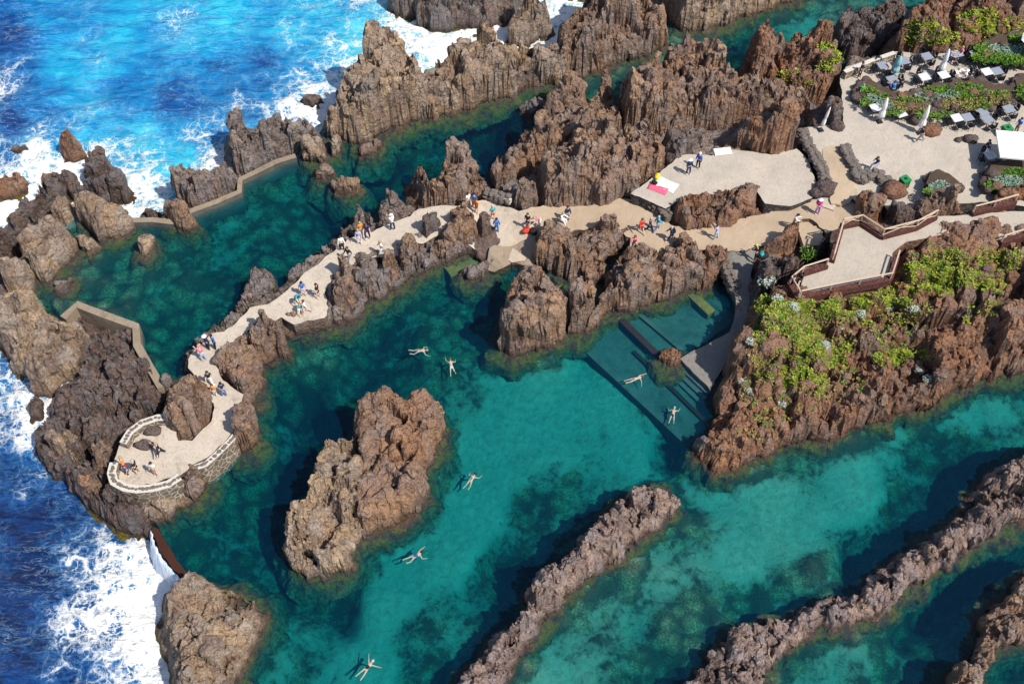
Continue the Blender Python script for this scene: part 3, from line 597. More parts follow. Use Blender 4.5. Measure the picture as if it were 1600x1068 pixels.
# big cliff on the right
rock('cliff', 'lava_cliff', 'big overgrown brown cliff below the right viewing terrace', [(1182,468),(1200,460),(1245,462),(1290,455),(1390,442),(1402,415),(1398,392),(1410,378),(1450,370),(1480,368),(1520,362),(1550,376),(1600,372),(1680,368),(1680,560),(1600,577),(1565,587),(1530,599),(1490,607),(1472,614),(1467,632),(1447,642),(1400,642),(1385,652),(1330,674),(1270,687),(1215,702),(1170,722),(1140,737),(1120,738),(1100,722),(1082,702),(1086,685),(1110,672),(1116,650),(1121,600),(1132,570),(1150,530),(1165,500)], [(1200,480,4.6),(1300,470,4.7),(1390,455,4.8),(1420,405,5.0),(1480,385,5.0),(1520,385,5.0),(1600,395,5.0),(1680,395,5.0),(1130,650,2.2),(1140,590,4.6),(1165,510,5.6),(1185,485,5.6),(1180,540,5.6),(1150,560,5.8),(1120,710,1.8),(1200,660,2.3),(1300,630,2.4),(1300,560,3.7),(1400,600,2.6),(1440,550,3.6),(1500,560,3.0),(1600,530,3.2),(1500,480,4.6),(1600,460,4.9)], 0, 1.3, 'red', k=.55, blk=1.5, blkamp=.42, jag=.18, g=.11, cap=4.9)
rock('cliff_tip', B, 'grey boulder at the water tip of the overgrown cliff', [(1080,700),(1087,684),(1102,682),(1112,700),(1105,716),(1092,714)], 1.6, 0, .6, 'grey')
rock('ramp_rock', B, 'round brown boulder sitting in the steps of the bathing pool', [(1024,560),(1032,546),(1050,543),(1066,549),(1068,562),(1055,571),(1036,571)], 1.0, 0, .7, 'red')
rock('ramp_slope', L, 'dark overgrown rock bank between the ramp and terrace wall', [(1172,400),(1185,392),(1215,408),(1245,398),(1275,385),(1295,362),(1305,380),(1298,405),(1262,418),(1240,432),(1236,455),(1205,462),(1182,470),(1178,440),(1185,420)], [(1200,425,3.0),(1280,390,3.8),(1220,445,4.0),(1180,400,2.2)], 1.2, .7, 'dark', blk=.8)
rock('step_rock', B, 'dark brown sausage shaped rock beside the terrace steps', [(1178,392),(1190,376),(1215,372),(1230,358),(1246,356),(1250,372),(1240,390),(1215,396),(1195,398)], 2.4, 1.4, .7, 'red', rough=.7)
rock('cafe_f', L, 'big brown rock in front of the green bin', [(1332,345),(1334,315),(1345,300),(1370,298),(1386,308),(1386,332),(1376,347),(1355,354)], 3.0, 1.8, .8, 'red', blk=1.2)
rock('cafe_f2', B, 'shaded dark rocks behind the zigzag wooden rail', [(1380,345),(1388,325),(1410,322),(1440,330),(1450,342),(1430,352),(1400,358)], 2.0, 2.0, .7, 'dark')
rock('cafe_f3', L, 'grooved tan rock between zigzag rail and planters', [(1425,342),(1430,312),(1445,305),(1475,305),(1500,312),(1520,322),(1510,338),(1470,350),(1440,352)], 2.8, 2.4, .8, 'brown', blk=.9)
rock('cafe_f4', B, 'brown rock under the planter at the right edge', [(1530,318),(1540,305),(1560,305),(1590,290),(1640,285),(1640,318),(1580,322),(1550,326)], 2.2, 2.4, .7, 'red')
# front ridges
rock('front_mid', L, 'long mauve rock spine rising in the lower middle of the pools', [(690,1110),(712,1070),(740,1040),(772,1015),(775,985),(800,973),(815,955),(822,925),(845,903),(875,878),(900,853),(925,823),(950,803),(965,788),(985,773),(1020,758),(1040,758),(1055,773),(1066,790),(1040,807),(1010,832),(985,857),(970,872),(945,887),(900,917),(880,932),(860,957),(840,977),(830,1002),(815,1022),(800,1037),(790,1062),(772,1110)], [(1020,775,2.0),(920,850,2.6),(840,940,2.4),(790,1000,2.0),(740,1060,1.6)], 0, 1.7, 'mauve', blk=1.1, ang=.75, k=.5, jag=.1, blkamp=.36)
rock('front_r', L, 'long curving rock spine across the lower right corner', [(1040,1110),(1080,1052),(1100,1030),(1125,1013),(1150,988),(1200,963),(1230,968),(1265,948),(1290,933),(1340,918),(1375,893),(1385,873),(1420,863),(1430,843),(1470,828),(1490,808),(1512,798),(1515,768),(1545,743),(1580,722),(1600,708),(1660,680),(1660,790),(1600,817),(1560,832),(1530,852),(1510,857),(1480,882),(1450,902),(1410,927),(1370,957),(1330,977),(1300,982),(1260,987),(1235,1012),(1215,1032),(1208,1047),(1200,1062),(1170,1085),(1130,1115)], [(1130,1040,2.0),(1220,985,1.6),(1340,940,1.7),(1440,870,2.2),(1540,790,2.9),(1620,740,3.2)], 0, 1.7, 'mauve', blk=1.1, ang=.55, k=.5, jag=.1, blkamp=.36)
rock('front_rr', L, 'dark rock spine cut off by the bottom right corner', [(1440,1100),(1475,1062),(1500,1030),(1522,1030),(1526,985),(1540,950),(1570,933),(1590,903),(1660,870),(1660,975),(1600,1002),(1560,1012),(1547,1032),(1537,1062),(1532,1110)], 2.0, 0, 1.0, 'brown', blk=1.1)
rock('front_l', S, 'brown rock with a dark hole below the waterfall', [(256,948),(262,925),(283,908),(305,898),(320,903),(345,918),(375,928),(400,938),(412,960),(406,987),(387,1012),(381,1042),(370,1070),(355,1110),(268,1110),(278,1062),(276,1022),(263,992),(256,968)], [(310,930,2.9),(370,970,2.5),(320,1030,2.6),(373,957,.2),(374,950,.2)], 0, 1.0, 'tan', blk=1.3, skirt=2.2, sslope=1.6)
rock('pit', L, 'dark rock floor in the pit behind the angled concrete wall', [(96,500),(118,485),(165,500),(206,515),(212,560),(235,600),(190,640),(140,600),(120,560)], 1.3, OZ, 1.2, 'dark', k=.1, blk=.9)
rock('fringe', L, 'low broken lava fringe along the main pool side of the walkway', [(436,500),(470,505),(508,490),(515,440),(535,412),(560,405),(598,400),(625,385),(645,372),(672,376),(700,362),(745,378),(752,392),(700,412),(680,416),(640,440),(606,456),(575,470),(558,500),(515,508),(480,520),(440,515),(410,520)], 1.45, 0, .7, 'grey', k=.3, blk=.8, blkamp=.6)
rock('fringe_l', L, 'thin lava fringe along the left pool side of the walkway', [(288,590),(292,560),(308,536),(335,512),(370,496),(385,476),(415,468),(440,452),(465,428),(490,408),(515,390),(545,366),(590,350),(640,330),(648,340),(600,362),(560,378),(520,404),(480,440),(440,470),(400,490),(360,520),(318,550),(304,590)], 1.3, 0, .7, 'grey', k=.2, blk=.8, blkamp=.6)
# ------------------------------------------------------------------ paths, terraces, water, sea floor
def jitter(poly, amp, seg=.35, z=0.0, seed=1):
    """px polygon -> world polygon with dense slightly wandering edges (keeps pixel for height lookups)"""
    out = []; rnd = random.Random(seed); n = len(poly)
    for i in range(n):
        a = at(*poly[i][:2], z); b = at(*poly[(i+1) % n][:2], z)
        k = max(1, int((b - a).length / seg))
        d = (b - a); nr = Vector((-d.y, d.x, 0)).normalized() if d.length > 0 else Vector((0,0,0))
        for j in range(k):
            out.append(a + d * (j / k) + nr * rnd.uniform(-amp, amp))
    return out

def slab(name, poly, zt, thick, mats, amp=.07, kind='structure', label=None, cat=None, parent=None, seed=1, zf=None, group=None, sub=False):
    """polygon sheet with skirt; zt = top level, zf(px,py) optional level per point"""
    P = jitter(poly, amp, .35, zt, seed)
    bm = bmesh.new()
    vs = [bm.verts.new(p) for p in P]
    f = bm.faces.new(vs)
    if f.normal.z < 0: f.normal_flip()
    f.normal_update()
    if f.normal.z < 0: bmesh.ops.reverse_faces(bm, faces=[f])
    bmesh.ops.triangulate(bm, faces=[f])
    for it in range(3 if zf else 1):
        es = [e for e in bm.edges if e.calc_length() > 1.6]
        if es: bmesh.ops.subdivide_edges(bm, edges=es, cuts=1); bmesh.ops.triangulate(bm, faces=bm.faces[:])
    if zf:
        for v in bm.verts:
            q = pix(v.co.x, v.co.y, zt)
            v.co.z = zf(q[0], q[1])
    else:
        for v in bm.verts: v.co.z += .02 * math.sin(v.co.x * 1.3 + seed) * math.cos(v.co.y * 1.1)
    be = [e for e in bm.edges if len(e.link_faces) == 1]
    r = bmesh.ops.extrude_edge_only(bm, edges=be)
    for v in r['geom']:
        if isinstance(v, bmesh.types.BMVert): v.co.z -= thick
    for fc in bm.faces: fc.material_index = 0
    for fc in [q for q in r['geom'] if isinstance(q, bmesh.types.BMFace)]: fc.material_index = 1 if len(mats) > 1 else 0
    bmesh.ops.recalc_face_normals(bm, faces=bm.faces[:])
    me = bpy.data.meshes.new(name); bm.to_mesh(me); bm.free()
    for m in mats: me.materials.append(m)
    o = bpy.data.objects.new(name, me); link(o)
    if parent: o.parent = parent
    return tag(o, label, cat, group, kind)

def zlerp(pts, p=2.5): return lambda x, y: float(idw(np.array([float(x)]), np.array([float(y)]), pts, p, 8.0)[0][0])
PATHZ = [(250,700,1.9),(350,620,1.8),(330,540,1.6),(470,470,1.5),(600,380,1.5),(700,330,1.6),(830,340,1.5),(1000,350,1.6),(1150,370,1.7),(1300,320,2.2),(1310,280,2.6),(820,390,.5),(770,410,.3)]
pz = zlerp(PATHZ)
slab('walkway', [(180,752),(177,728),(192,692),(207,672),(232,656),(266,650),(280,690),(300,690),(330,660),(335,640),(322,600),(305,590),(295,575),(297,555),(312,540),(330,522),(350,518),(375,498),(390,480),(418,474),(440,460),(465,435),(490,415),(515,396),(532,384),(548,370),(575,362),(595,355),(615,346),(640,335),(655,325),(690,320),(715,322),(735,312),(760,308),(790,318),(810,326),(850,318),(890,318),(920,318),(960,310),(985,310),(1020,330),(1055,355),(1100,352),(1150,345),(1200,335),(1240,322),(1275,318),(1300,300),(1335,300),(1335,350),(1290,372),(1262,348),(1245,352),(1240,380),(1200,384),(1165,392),(1130,394),(1090,392),(1060,392),(1020,402),(980,396),(985,372),(950,352),(890,356),(850,362),(840,390),(800,396),(775,384),(745,380),(700,358),(660,378),(640,376),(622,398),(595,400),(560,408),(540,415),(520,430),(508,455),(512,485),(506,497),(480,498),(460,505),(440,495),(415,508),(395,512),(375,528),(355,548),(338,565),(345,590),(362,604),(380,618),(378,640),(372,668),(348,695),(325,718),(300,728),(284,745),(240,758),(205,762)], 1.6, 1.9, [M['path'], ROCK['tan']], .10, zf=pz)
slab('beach_ramp', [(765,388),(800,380),(835,372),(840,400),(832,408),(800,404),(772,416),(758,410)], 1.0, 1.2, [M['conc'], ROCK['grey']], .08, zf=zlerp([(765,412,.12),(800,402,.35),(832,404,.4),(835,372,1.45),(770,385,1.3)]))
slab('lower_plaza', [(985,302),(1010,285),(1045,258),(1062,243),(1085,241),(1112,243),(1128,232),(1170,236),(1205,242),(1245,232),(1262,250),(1278,292),(1268,310),(1235,322),(1195,318),(1180,296),(1140,300),(1075,308),(1052,318),(1040,325)], 2.7, 1.6, [M['plaza'], M['blackwall']], .05)
slab('upper_plaza', [(1255,200),(1292,196),(1318,192),(1316,150),(1312,120),(1322,104),(1400,80),(1450,86),(1510,80),(1545,95),(1600,105),(1690,110),(1690,330),(1580,320),(1540,315),(1500,318),(1470,318),(1440,312),(1425,330),(1395,335),(1380,318),(1345,312),(1318,296),(1305,320),(1285,312),(1285,280),(1268,240)], 3.0, 1.6, [M['plaza'], M['blackwall']], .05, zf=zlerp([(1300,318,2.3),(1310,290,2.75),(1320,250,3),(1270,215,3),(1400,150,3),(1500,250,3),(1600,200,3),(1400,330,2.9),(1600,320,3)], 4))
slab('sandy_slope', [(1285,232),(1310,226),(1330,262),(1340,300),(1330,312),(1300,312),(1290,285)], 3.0, .3, [M['path']], .12, zf=lambda x, y: float(np.interp(y, [226, 270, 300, 312], [3.03, 3.03, 2.74, 2.5])))
slab('viewing_terrace', [(1244,458),(1234,440),(1252,420),(1292,410),(1302,402),(1314,352),(1342,346),(1376,368),(1462,338),(1512,336),(1580,330),(1690,330),(1690,366),(1600,366),(1560,378),(1530,362),(1480,365),(1415,378),(1395,395),(1387,432),(1340,446)], 4.5, 2.6, [M['deck'], ROCK['red']], .03)
slab('pool_ramp', [(1128,394),(1150,392),(1175,392),(1180,402),(1172,430),(1182,462),(1184,485),(1168,512),(1145,545),(1120,585),(1112,600),(1064,552),(1086,540),(1118,525),(1142,512),(1147,498),(1152,476),(1150,462),(1138,440)], .9, 1.5, [M['ramp']], .05, zf=zlerp([(1150,392,1.66),(1160,430,1.1),(1168,475,.6),(1140,520,.4),(1100,575,.22),(1080,550,.25)], 4))
# submerged concrete works
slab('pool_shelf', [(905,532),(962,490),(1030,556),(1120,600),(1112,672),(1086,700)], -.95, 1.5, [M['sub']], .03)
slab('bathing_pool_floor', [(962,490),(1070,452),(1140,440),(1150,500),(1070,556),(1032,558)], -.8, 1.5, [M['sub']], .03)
def bar(name, a, b, w, zt, zb, mat, kind='structure', label=None, cat=None, group=None, parent=None):
    A, Bv = at(*a, zt), at(*b, zt); d = (Bv - A); rz = math.atan2(d.y, d.x)
    m = MB(); m.box(((A.x+Bv.x)/2, (A.y+Bv.y)/2, (zt+zb)/2), (d.length, w, zt - zb), rz)
    o = m.build(name, mat, parent); return tag(o, label, cat, group, kind)
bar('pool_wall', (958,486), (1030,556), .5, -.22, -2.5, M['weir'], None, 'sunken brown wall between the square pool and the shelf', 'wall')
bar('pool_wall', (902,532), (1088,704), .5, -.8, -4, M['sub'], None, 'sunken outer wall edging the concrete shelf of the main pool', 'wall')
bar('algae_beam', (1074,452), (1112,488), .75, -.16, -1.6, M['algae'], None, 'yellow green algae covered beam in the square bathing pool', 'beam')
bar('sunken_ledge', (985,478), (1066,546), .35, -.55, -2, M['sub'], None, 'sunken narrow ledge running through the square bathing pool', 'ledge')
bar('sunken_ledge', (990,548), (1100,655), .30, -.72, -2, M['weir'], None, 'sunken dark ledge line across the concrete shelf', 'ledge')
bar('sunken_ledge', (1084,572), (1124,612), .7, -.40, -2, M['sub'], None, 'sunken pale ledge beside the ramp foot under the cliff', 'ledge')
m = MB()
for i in range(4):
    A, Bv = at(1066 - i*6, 560 + i*4, 0), at(1113 - i*4, 604 + i*6, 0)
    d = Bv - A; z = -.06 - .22 * i
    m.box(((A.x+Bv.x)/2, (A.y+Bv.y)/2, z - .6), (d.length, .42, 1.2), math.atan2(d.y, d.x))
tag(m.build('pool_steps', M['sub']), 'grey concrete steps going down from the ramp into water', 'steps')
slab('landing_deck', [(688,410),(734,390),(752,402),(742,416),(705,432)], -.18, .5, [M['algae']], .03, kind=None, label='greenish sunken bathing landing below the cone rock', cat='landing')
m = MB(); A, Bv = at(733,388,.1), at(752,404,.1); d = Bv - A
m.box(((A.x+Bv.x)/2, (A.y+Bv.y)/2, -.1), (d.length, .18, .5), math.atan2(d.y, d.x))
tag(m.build('landing_edge', M['furn']), 'dark beam edging the sunken bathing landing', 'beam')
# pool walls
def wall(name, label, pts, w, zt, zb, mats, cap=None, group=None):
    """polyline wall in px, one object; mitred"""
    W = [at(x, y, zt) for x, y in pts]; n = len(W); m = MB(); ring = []
    for i, p in enumerate(W):
        t = (W[min(i+1, n-1)] - W[max(i-1, 0)]); t.z = 0; t.normalize(); nr = Vector((-t.y, t.x, 0)) * w / 2
        ring.append((p + nr, p - nr))
    v = []
    for a, b in ring: v += [(a.x,a.y,zt),(b.x,b.y,zt),(b.x,b.y,zb),(a.x,a.y,zb)]
    f = []; mi = []
    for i in range(n-1):
        for k in range(4): f.append((i*4+k, i*4+(k+1)%4, i*4+4+(k+1)%4, i*4+4+k)); mi.append(0 if k == 0 else (1 if len(mats) > 1 else 0))
    f += [(3,2,1,0), tuple((n-1)*4+k for k in range(4))]; mi += [len(mats)-1]*2
    o = mesh_obj(name, v, f, mats, None, False); bm = bmesh.new(); bm.from_mesh(o.data); bmesh.ops.recalc_face_normals(bm, faces=bm.faces[:]); bm.to_mesh(o.data); bm.free()
    o.data.polygons.foreach_set('material_index', np.asarray(mi, np.int32)); o.data.update()
    return tag(o, label, 'wall', group)
wall('retaining_wall', 'angled concrete wall holding the left pool above the dark shelf', [(98,496),(120,475),(165,492),(212,509),(214,538),(252,604)], .6, .75, OZ - 1, [M['conc'], M['conc']])
wall('pool_edge_wall', 'short straight tan wall between two boulders of the left pool', [(205,344),(238,343),(272,347)], .5, .45, -3, [M['conc'], M['sub']])
wall('pool_edge_wall', 'long kinked tan wall along the spiky rocks of the left pool', [(296,330),(340,314),(374,299),(375,280),(400,268),(432,252),(462,243)], .5, .45, -3, [M['conc'], M['sub']])
# weir with falling water
w0, w1, w2 = (239,826), (264,876), (292,908)
slab('weir', [(240,822),(247,826),(262,850),(278,876),(296,900),(290,910),(272,890),(255,868),(244,845),(236,828)], .03, 4, [M['weir']], .03, kind=None, label='red brown overflow weir at the corner of the main pool', cat='weir')
v = []; f = []; NS = 24; NT_ = 10
pw = [(236,828),(241,848),(252,870),(270,892),(289,911)]
for i in range(NS + 1):
    t = i / NS * (len(pw) - 1); k = min(int(t), len(pw) - 2); u = t - k
    a = at(pw[k][0]*(1-u)+pw[k+1][0]*u, pw[k][1]*(1-u)+pw[k+1][1]*u, .05)
    for j in range(NT_ + 1):
        s = j / NT_; bul = math.sin(math.pi * min(1, max(0, i / NS))) * .5 + .25
        v.append((a.x - bul * 1.0 * s ** .7 - .05*math.sin(i*2.1), a.y - bul * .35 * s ** .7, .05 + .03 * (1 - s) - (1.75) * s ** 1.6 + .03 * math.sin(i * 1.7 + j)))
f = [(i*(NT_+1)+j, i*(NT_+1)+j+1, (i+1)*(NT_+1)+j+1, (i+1)*(NT_+1)+j) for i in range(NS) for j in range(NT_)]
o = mesh_obj('waterfall', v, f, M['fall'], None, True); o.modifiers.new('thick', 'SOLIDIFY').thickness = .06
tag(o, 'white sheet of water spilling over the weir into the sea', 'waterfall')
# ------------------------------------------------------------------ waters
P = [at(x, y, 0) for x, y in POOL]
bm = bmesh.new(); f = bm.faces.new([bm.verts.new((p.x, p.y, -.012)) for p in P]); f.normal_update()
if f.normal.z < 0: f.normal_flip()
r = bmesh.ops.extrude_face_region(bm, geom=[f])
for v in r['geom']:
    if isinstance(v, bmesh.types.BMVert): v.co.z = -11.0
bmesh.ops.triangulate(bm, faces=bm.faces[:]); bmesh.ops.recalc_face_normals(bm, faces=bm.faces[:])
me = bpy.data.meshes.new('pool_water'); bm.to_mesh(me); bm.free(); me.materials.append(M['pool'])
tag(link(bpy.data.objects.new('pool_water', me)), kind='structure')
# sea floor of the pools
BED = [  # px, py, depth, sandy
 (330,380,3.2,.62),(200,450,1.6,.25),(290,440,2.0,.28),(100,430,1.0,.25),(120,455,1.4,.3),(250,400,3,.5),(450,300,3.0,.38),(400,330,3,.45),(370,300,2.5,.3),(600,260,4.8,.38),(760,200,5.5,.30),(660,240,4.0,.5),(700,210,4.5,.4),(540,340,4.5,.2),(480,350,3.5,.3),(280,530,3,.3),(400,400,3,.3),(640,215,3,.2),
 (560,500,4.2,.4),(700,520,2.8,.38),(480,560,1.8,.22),(520,580,1.8,.25),(400,680,4,.45),(430,700,3.4,.55),(480,640,5.5,.25),(460,720,5.5,.2),(360,800,3.6,.32),(300,840,3.2,.25),(660,450,3.4,.4),(740,480,3.5,.35),(600,560,4.0,.4),(560,600,4.5,.3),(700,600,2.6,.3),
 (800,650,2.6,.95),(850,720,2.5,.85),(950,620,2.6,.95),(1000,720,2.6,.9),(760,800,2.6,.9),(840,790,3.2,.3),(900,780,3,.45),(870,580,2.6,.95),(740,700,2.6,.9),(600,950,2.6,.92),(700,880,2.6,.92),(700,980,2.8,.42),(760,920,3.5,.32),(800,900,4.6,.25),(680,1000,3,.35),(470,1000,3.0,.55),(560,1040,2.7,.85),(450,930,3.8,.35),(520,940,4.4,.4),(420,900,3.8,.4),(660,1060,3.5,.4),(640,880,3.0,.8),(420,1050,2.6,.45),(950,740,2.8,.7),(1050,720,3.6,.4),(900,540,3.5,.5),(840,600,2.4,.9),(730,620,2.6,.5),
 (1100,770,2.0,.75),(1200,800,1.7,.98),(1300,720,2.0,.6),(1200,740,1.5,.2),(1290,690,1.4,.2),(1250,860,1.8,.9),(1150,880,1.7,.95),(1400,680,2.0,.7),(1330,780,1.9,.95),(1450,720,3.6,.4),(1550,640,2.2,.6),(1500,650,2.2,.65),(1590,600,2,.5),(1050,930,1.5,.7),(900,1020,1.5,.62),(950,970,1.5,.5),(1000,900,1.5,.35),(1060,830,1.4,.3),(1100,965,1.3,.15),(1060,1000,1.4,.25),(1260,895,1.3,.15),(1350,880,4.5,.2),(1400,810,4,.35),(1500,740,4.5,.2),(850,1055,1.5,.7),(1000,1040,2.2,.4),(1030,1050,3,.3),(1170,950,3,.25),
 (1350,1020,1.8,.5),(1250,1050,1.9,.6),(1300,1000,1.6,.55),(1450,960,5,.1),(1550,880,6,.05),(1500,920,6,.05),(1420,990,4,.15),(1400,1050,2.5,.4),(1400,960,1.6,.3),(1490,1000,3,.2),
 (1200,40,1.6,.55),(1150,90,4.5,.45),(1300,25,1.2,.45),(1250,60,1.6,.6),(1100,60,1,.3),(870,140,1,.2),(1000,110,.9,.2),(940,420,1.5,.2),(960,450,2.5,.15),(1000,600,2.4,.4)]
x0, x1, y0, y1, g = -62.0, 64.0, 4.0, 112.0, .26
gx, gy = np.meshgrid(np.arange(x0, x1, g), np.arange(y0, y1, g))
px, py, s = pix(gx, gy, -2.0)
wx, wy = px + 14 * fbm(gx * .3, gy * .3, None, 41, 3), py + 12 * fbm(gx * .3, gy * .3, None, 43, 3)
dep, sand = idw(wx, wy, BED, 3.0, 14.0)
pd = sdf(*pix(gx, gy, 0)[:2], POOL)
f1, f2, cid, _, _ = worley(gx * .55, gy * .55, 51); e1, e2, c2, _, _ = worley(gx * 1.3, gy * 1.3, 52)
near = np.full(gx.shape, -9.0)
for (rx0, ry0, rg, RZ, RD) in ROCKS.values():
    a0, b0 = np.floor((gy - ry0) / rg).astype(int), np.floor((gx - rx0) / rg).astype(int)
    ok = (a0 >= 0) & (a0 < RD.shape[0]) & (b0 >= 0) & (b0 < RD.shape[1])
    near[ok] = np.maximum(near[ok], RD[a0[ok], b0[ok]])
nk = np.clip((near + 1.5 + .5 * fbm(gx * .6, gy * .6, None, 47, 3)) / 1.3, 0, 1)
sand = sand - .75 * nk
dep = dep + np.clip(dep - 3, 0, 9) * 1.1 - .3 * nk * np.clip(dep, 0, 3)
rk = np.clip(.75 - sand, 0, 1)
bumps = rk * (.9 * np.clip(.75 - f1, 0, 1) * (cid > .35) + .45 * np.clip(.7 - e1, 0, 1) * c2)
Z = -(dep * .60) + .25 * fbm(gx * .5, gy * .5, None, 44, 4) * (.35 + rk) + bumps
Z = np.minimum(Z, -.25)
keep = pd > -45
idx = -np.ones(keep.shape, np.int64); idx[keep] = np.arange(keep.sum())
fq = keep[:-1, :-1] & keep[1:, :-1] & keep[:-1, 1:] & keep[1:, 1:]
fa = np.stack([idx[:-1, :-1][fq], idx[:-1, 1:][fq], idx[1:, 1:][fq], idx[1:, :-1][fq]], 1)
Zk = np.where(pd < 8, np.minimum(Z, -3.0), Z)
sandv = sand - 1.2 * bumps
tag(mesh_obj('pool_seabed', np.stack([gx, gy, Zk], -1)[keep], fa, M['seabed'], None, True, None, {'sandy': sandv[keep]}), kind='structure')
# open sea
SEA = [  # px, py, cyan, foam
 (20,60,.22,.1),(80,20,.6,.15),(200,30,.72,.12),(350,30,.9,.2),(283,22,.7,.62),(276,34,.7,.66),(264,48,.7,.6),(284,66,.7,.66),(240,50,.62,.12),(310,40,.75,.15),(420,20,.6,.25),(520,20,.72,.4),(560,60,.9,.62),(450,42,.8,.62),(420,90,.38,.25),(330,110,.4,.2),(200,130,.5,.15),(100,100,.72,.2),(150,85,.72,.45),(30,112,.3,.5),(10,130,.2,.62),(60,160,.5,.2),(20,190,.12,.12),(60,200,.4,.5),(150,190,.68,.38),(230,220,.85,.5),(290,250,.85,.5),(330,200,.5,.58),(260,150,.35,.2),(380,150,.35,.5),(480,100,.6,.58),(550,90,.85,.8),(450,180,.5,.85),(480,185,.6,.95),(490,160,.6,.8),(640,50,.8,.85),(680,75,.9,1),(720,70,.95,1.05),(780,55,.95,1.1),(560,10,.7,.58),(320,70,.72,.2),(380,60,.7,.2),(240,90,.6,.18),(300,160,.33,.3),(400,120,.4,.4),
 (50,230,.8,1),(160,235,.7,.8),(30,320,.8,1.05),(10,240,.3,.55),(220,290,.85,.8),(215,320,.7,.9),(60,340,.8,1),(10,350,.7,1),(60,255,.8,1),(110,260,.8,1),(340,255,.6,.8),
 (20,600,.4,.65),(50,650,.5,1),(40,690,.5,1),(80,622,.5,.9),(10,560,.3,.6),(12,720,.08,.4),(40,760,.1,.5),(100,800,.08,.35),(30,850,.05,.22),(60,900,.04,.25),(20,960,.03,.2),(150,850,.1,.5),(130,880,.15,.72),(180,870,.3,.92),(220,870,.4,1),(200,930,.4,1.05),(240,940,.5,1.1),(150,950,.2,.85),(120,1000,.15,.68),(200,1000,.2,.85),(270,1020,.6,1.05),(250,1060,.5,.95),(100,1050,.1,.5),(40,1040,.05,.25),(170,1060,.2,.6),(70,820,.06,.22),(190,840,.15,.5),(100,930,.06,.45),(10,660,.1,.5),(5,800,.05,.3),(240,890,.5,1.1)]
def near_open(px, py): return px < 830
x0, x1, y0, y1, g = -75.0, 30.0, 2.0, 118.0, .22
gx, gy = np.meshgrid(np.arange(x0, x1, g), np.arange(y0, y1, g))
px, py, s = pix(gx, gy, OZ)
cy, fo = idw(px + 10 * fbm(gx*.2, gy*.2, None, 61, 3), py + 10 * fbm(gx*.2, gy*.2, None, 62, 3), SEA, 2.8, 12.0)
cy = cy * .95
pd = sdf(*pix(gx, gy, 0)[:2], POOL)
keep = pd < 3
c, sn = math.cos(R(-25)), math.sin(R(-25))
u, v = gx * c - gy * sn, gx * sn + gy * c
hz = .30 * fbm(u * .10, v * .28, None, 63, 4) + .16 * ridged(u * .22, v * .55, 64, 4) + .07 * fbm(u * .9, v * 1.9, None, 65, 3)
hz = hz + .22 * np.clip(fo - .5, 0, 1) * fbm(gx * 1.3, gy * 1.3, None, 66, 4)
idx = -np.ones(keep.shape, np.int64); idx[keep] = np.arange(keep.sum())
fq = keep[:-1, :-1] & keep[1:, :-1] & keep[:-1, 1:] & keep[1:, 1:]
fa = np.stack([idx[:-1, :-1][fq], idx[:-1, 1:][fq], idx[1:, 1:][fq], idx[1:, :-1][fq]], 1)
tag(mesh_obj('ocean', np.stack([gx, gy, OZ + hz - .1], -1)[keep], fa, M['ocean'], None, True, None, {'cyan': cy[keep], 'foam': fo[keep]}), kind='structure')
# far water and sea floor outside the picture
def ring_sheet(name, z, mat, cx0, cx1, cy0, cy1, big=400):
    v = [(-big,-big+60,z),(big,-big+60,z),(big,big+60,z),(-big,big+60,z),(cx0,cy0,z),(cx1,cy0,z),(cx1,cy1,z),(cx0,cy1,z)]
    o = mesh_obj(name, v, [(0,1,5,4),(1,2,6,5),(2,3,7,6),(3,0,4,7)], mat, None, False); return tag(o, kind='structure')
ring_sheet('sea', OZ - .15, M['ocean'], -74.5, 63.5, 4.5, 111.5)
# ------------------------------------------------------------------ people
def fab(name, col): return plain('cloth_' + name, col, .85, .12, 14)
FC = {'black': (.02,.02,.025), 'navy': (.02,.035,.11), 'blue': (.03,.16,.55), 'royal': (.04,.10,.42), 'white': (.82,.82,.82), 'red': (.65,.05,.03), 'pink': (.80,.18,.28), 'magenta': (.55,.02,.20), 'orange': (.80,.28,.03), 'teal': (.03,.40,.42), 'cyan': (.05,.45,.70), 'green': (.03,.42,.10), 'jeans': (.13,.24,.45), 'palejeans': (.42,.58,.80), 'grey': (.22,.22,.24), 'purple': (.34,.16,.55), 'tan': (.52,.36,.20), 'lime': (.45,.65,.05), 'brown': (.12,.07,.04), 'lilac': (.50,.48,.75)}
FM = {k: fab(k, v) for k, v in FC.items()}
SKIN = [plain('skin_fair', (.70,.50,.39), .6, .06), plain('skin_tan', (.45,.25,.16), .6, .06)]
HAIR = {'dark': plain('dark_hair', (.03,.02,.015), .6, .2), 'brown': plain('brown_hair', (.12,.06,.03), .6, .2), 'fair': plain('fair_hair', (.42,.30,.16), .6, .2), 'grey': plain('grey_hair', (.42,.41,.40), .6, .2), 'white': plain('white_hat', (.85,.85,.84), .8, .05), 'lime': FM['lime'], 'black': FM['black'], 'tan': FM['tan']}
EYE = plain('eye_dark', (.02,.015,.012), .3, .1)

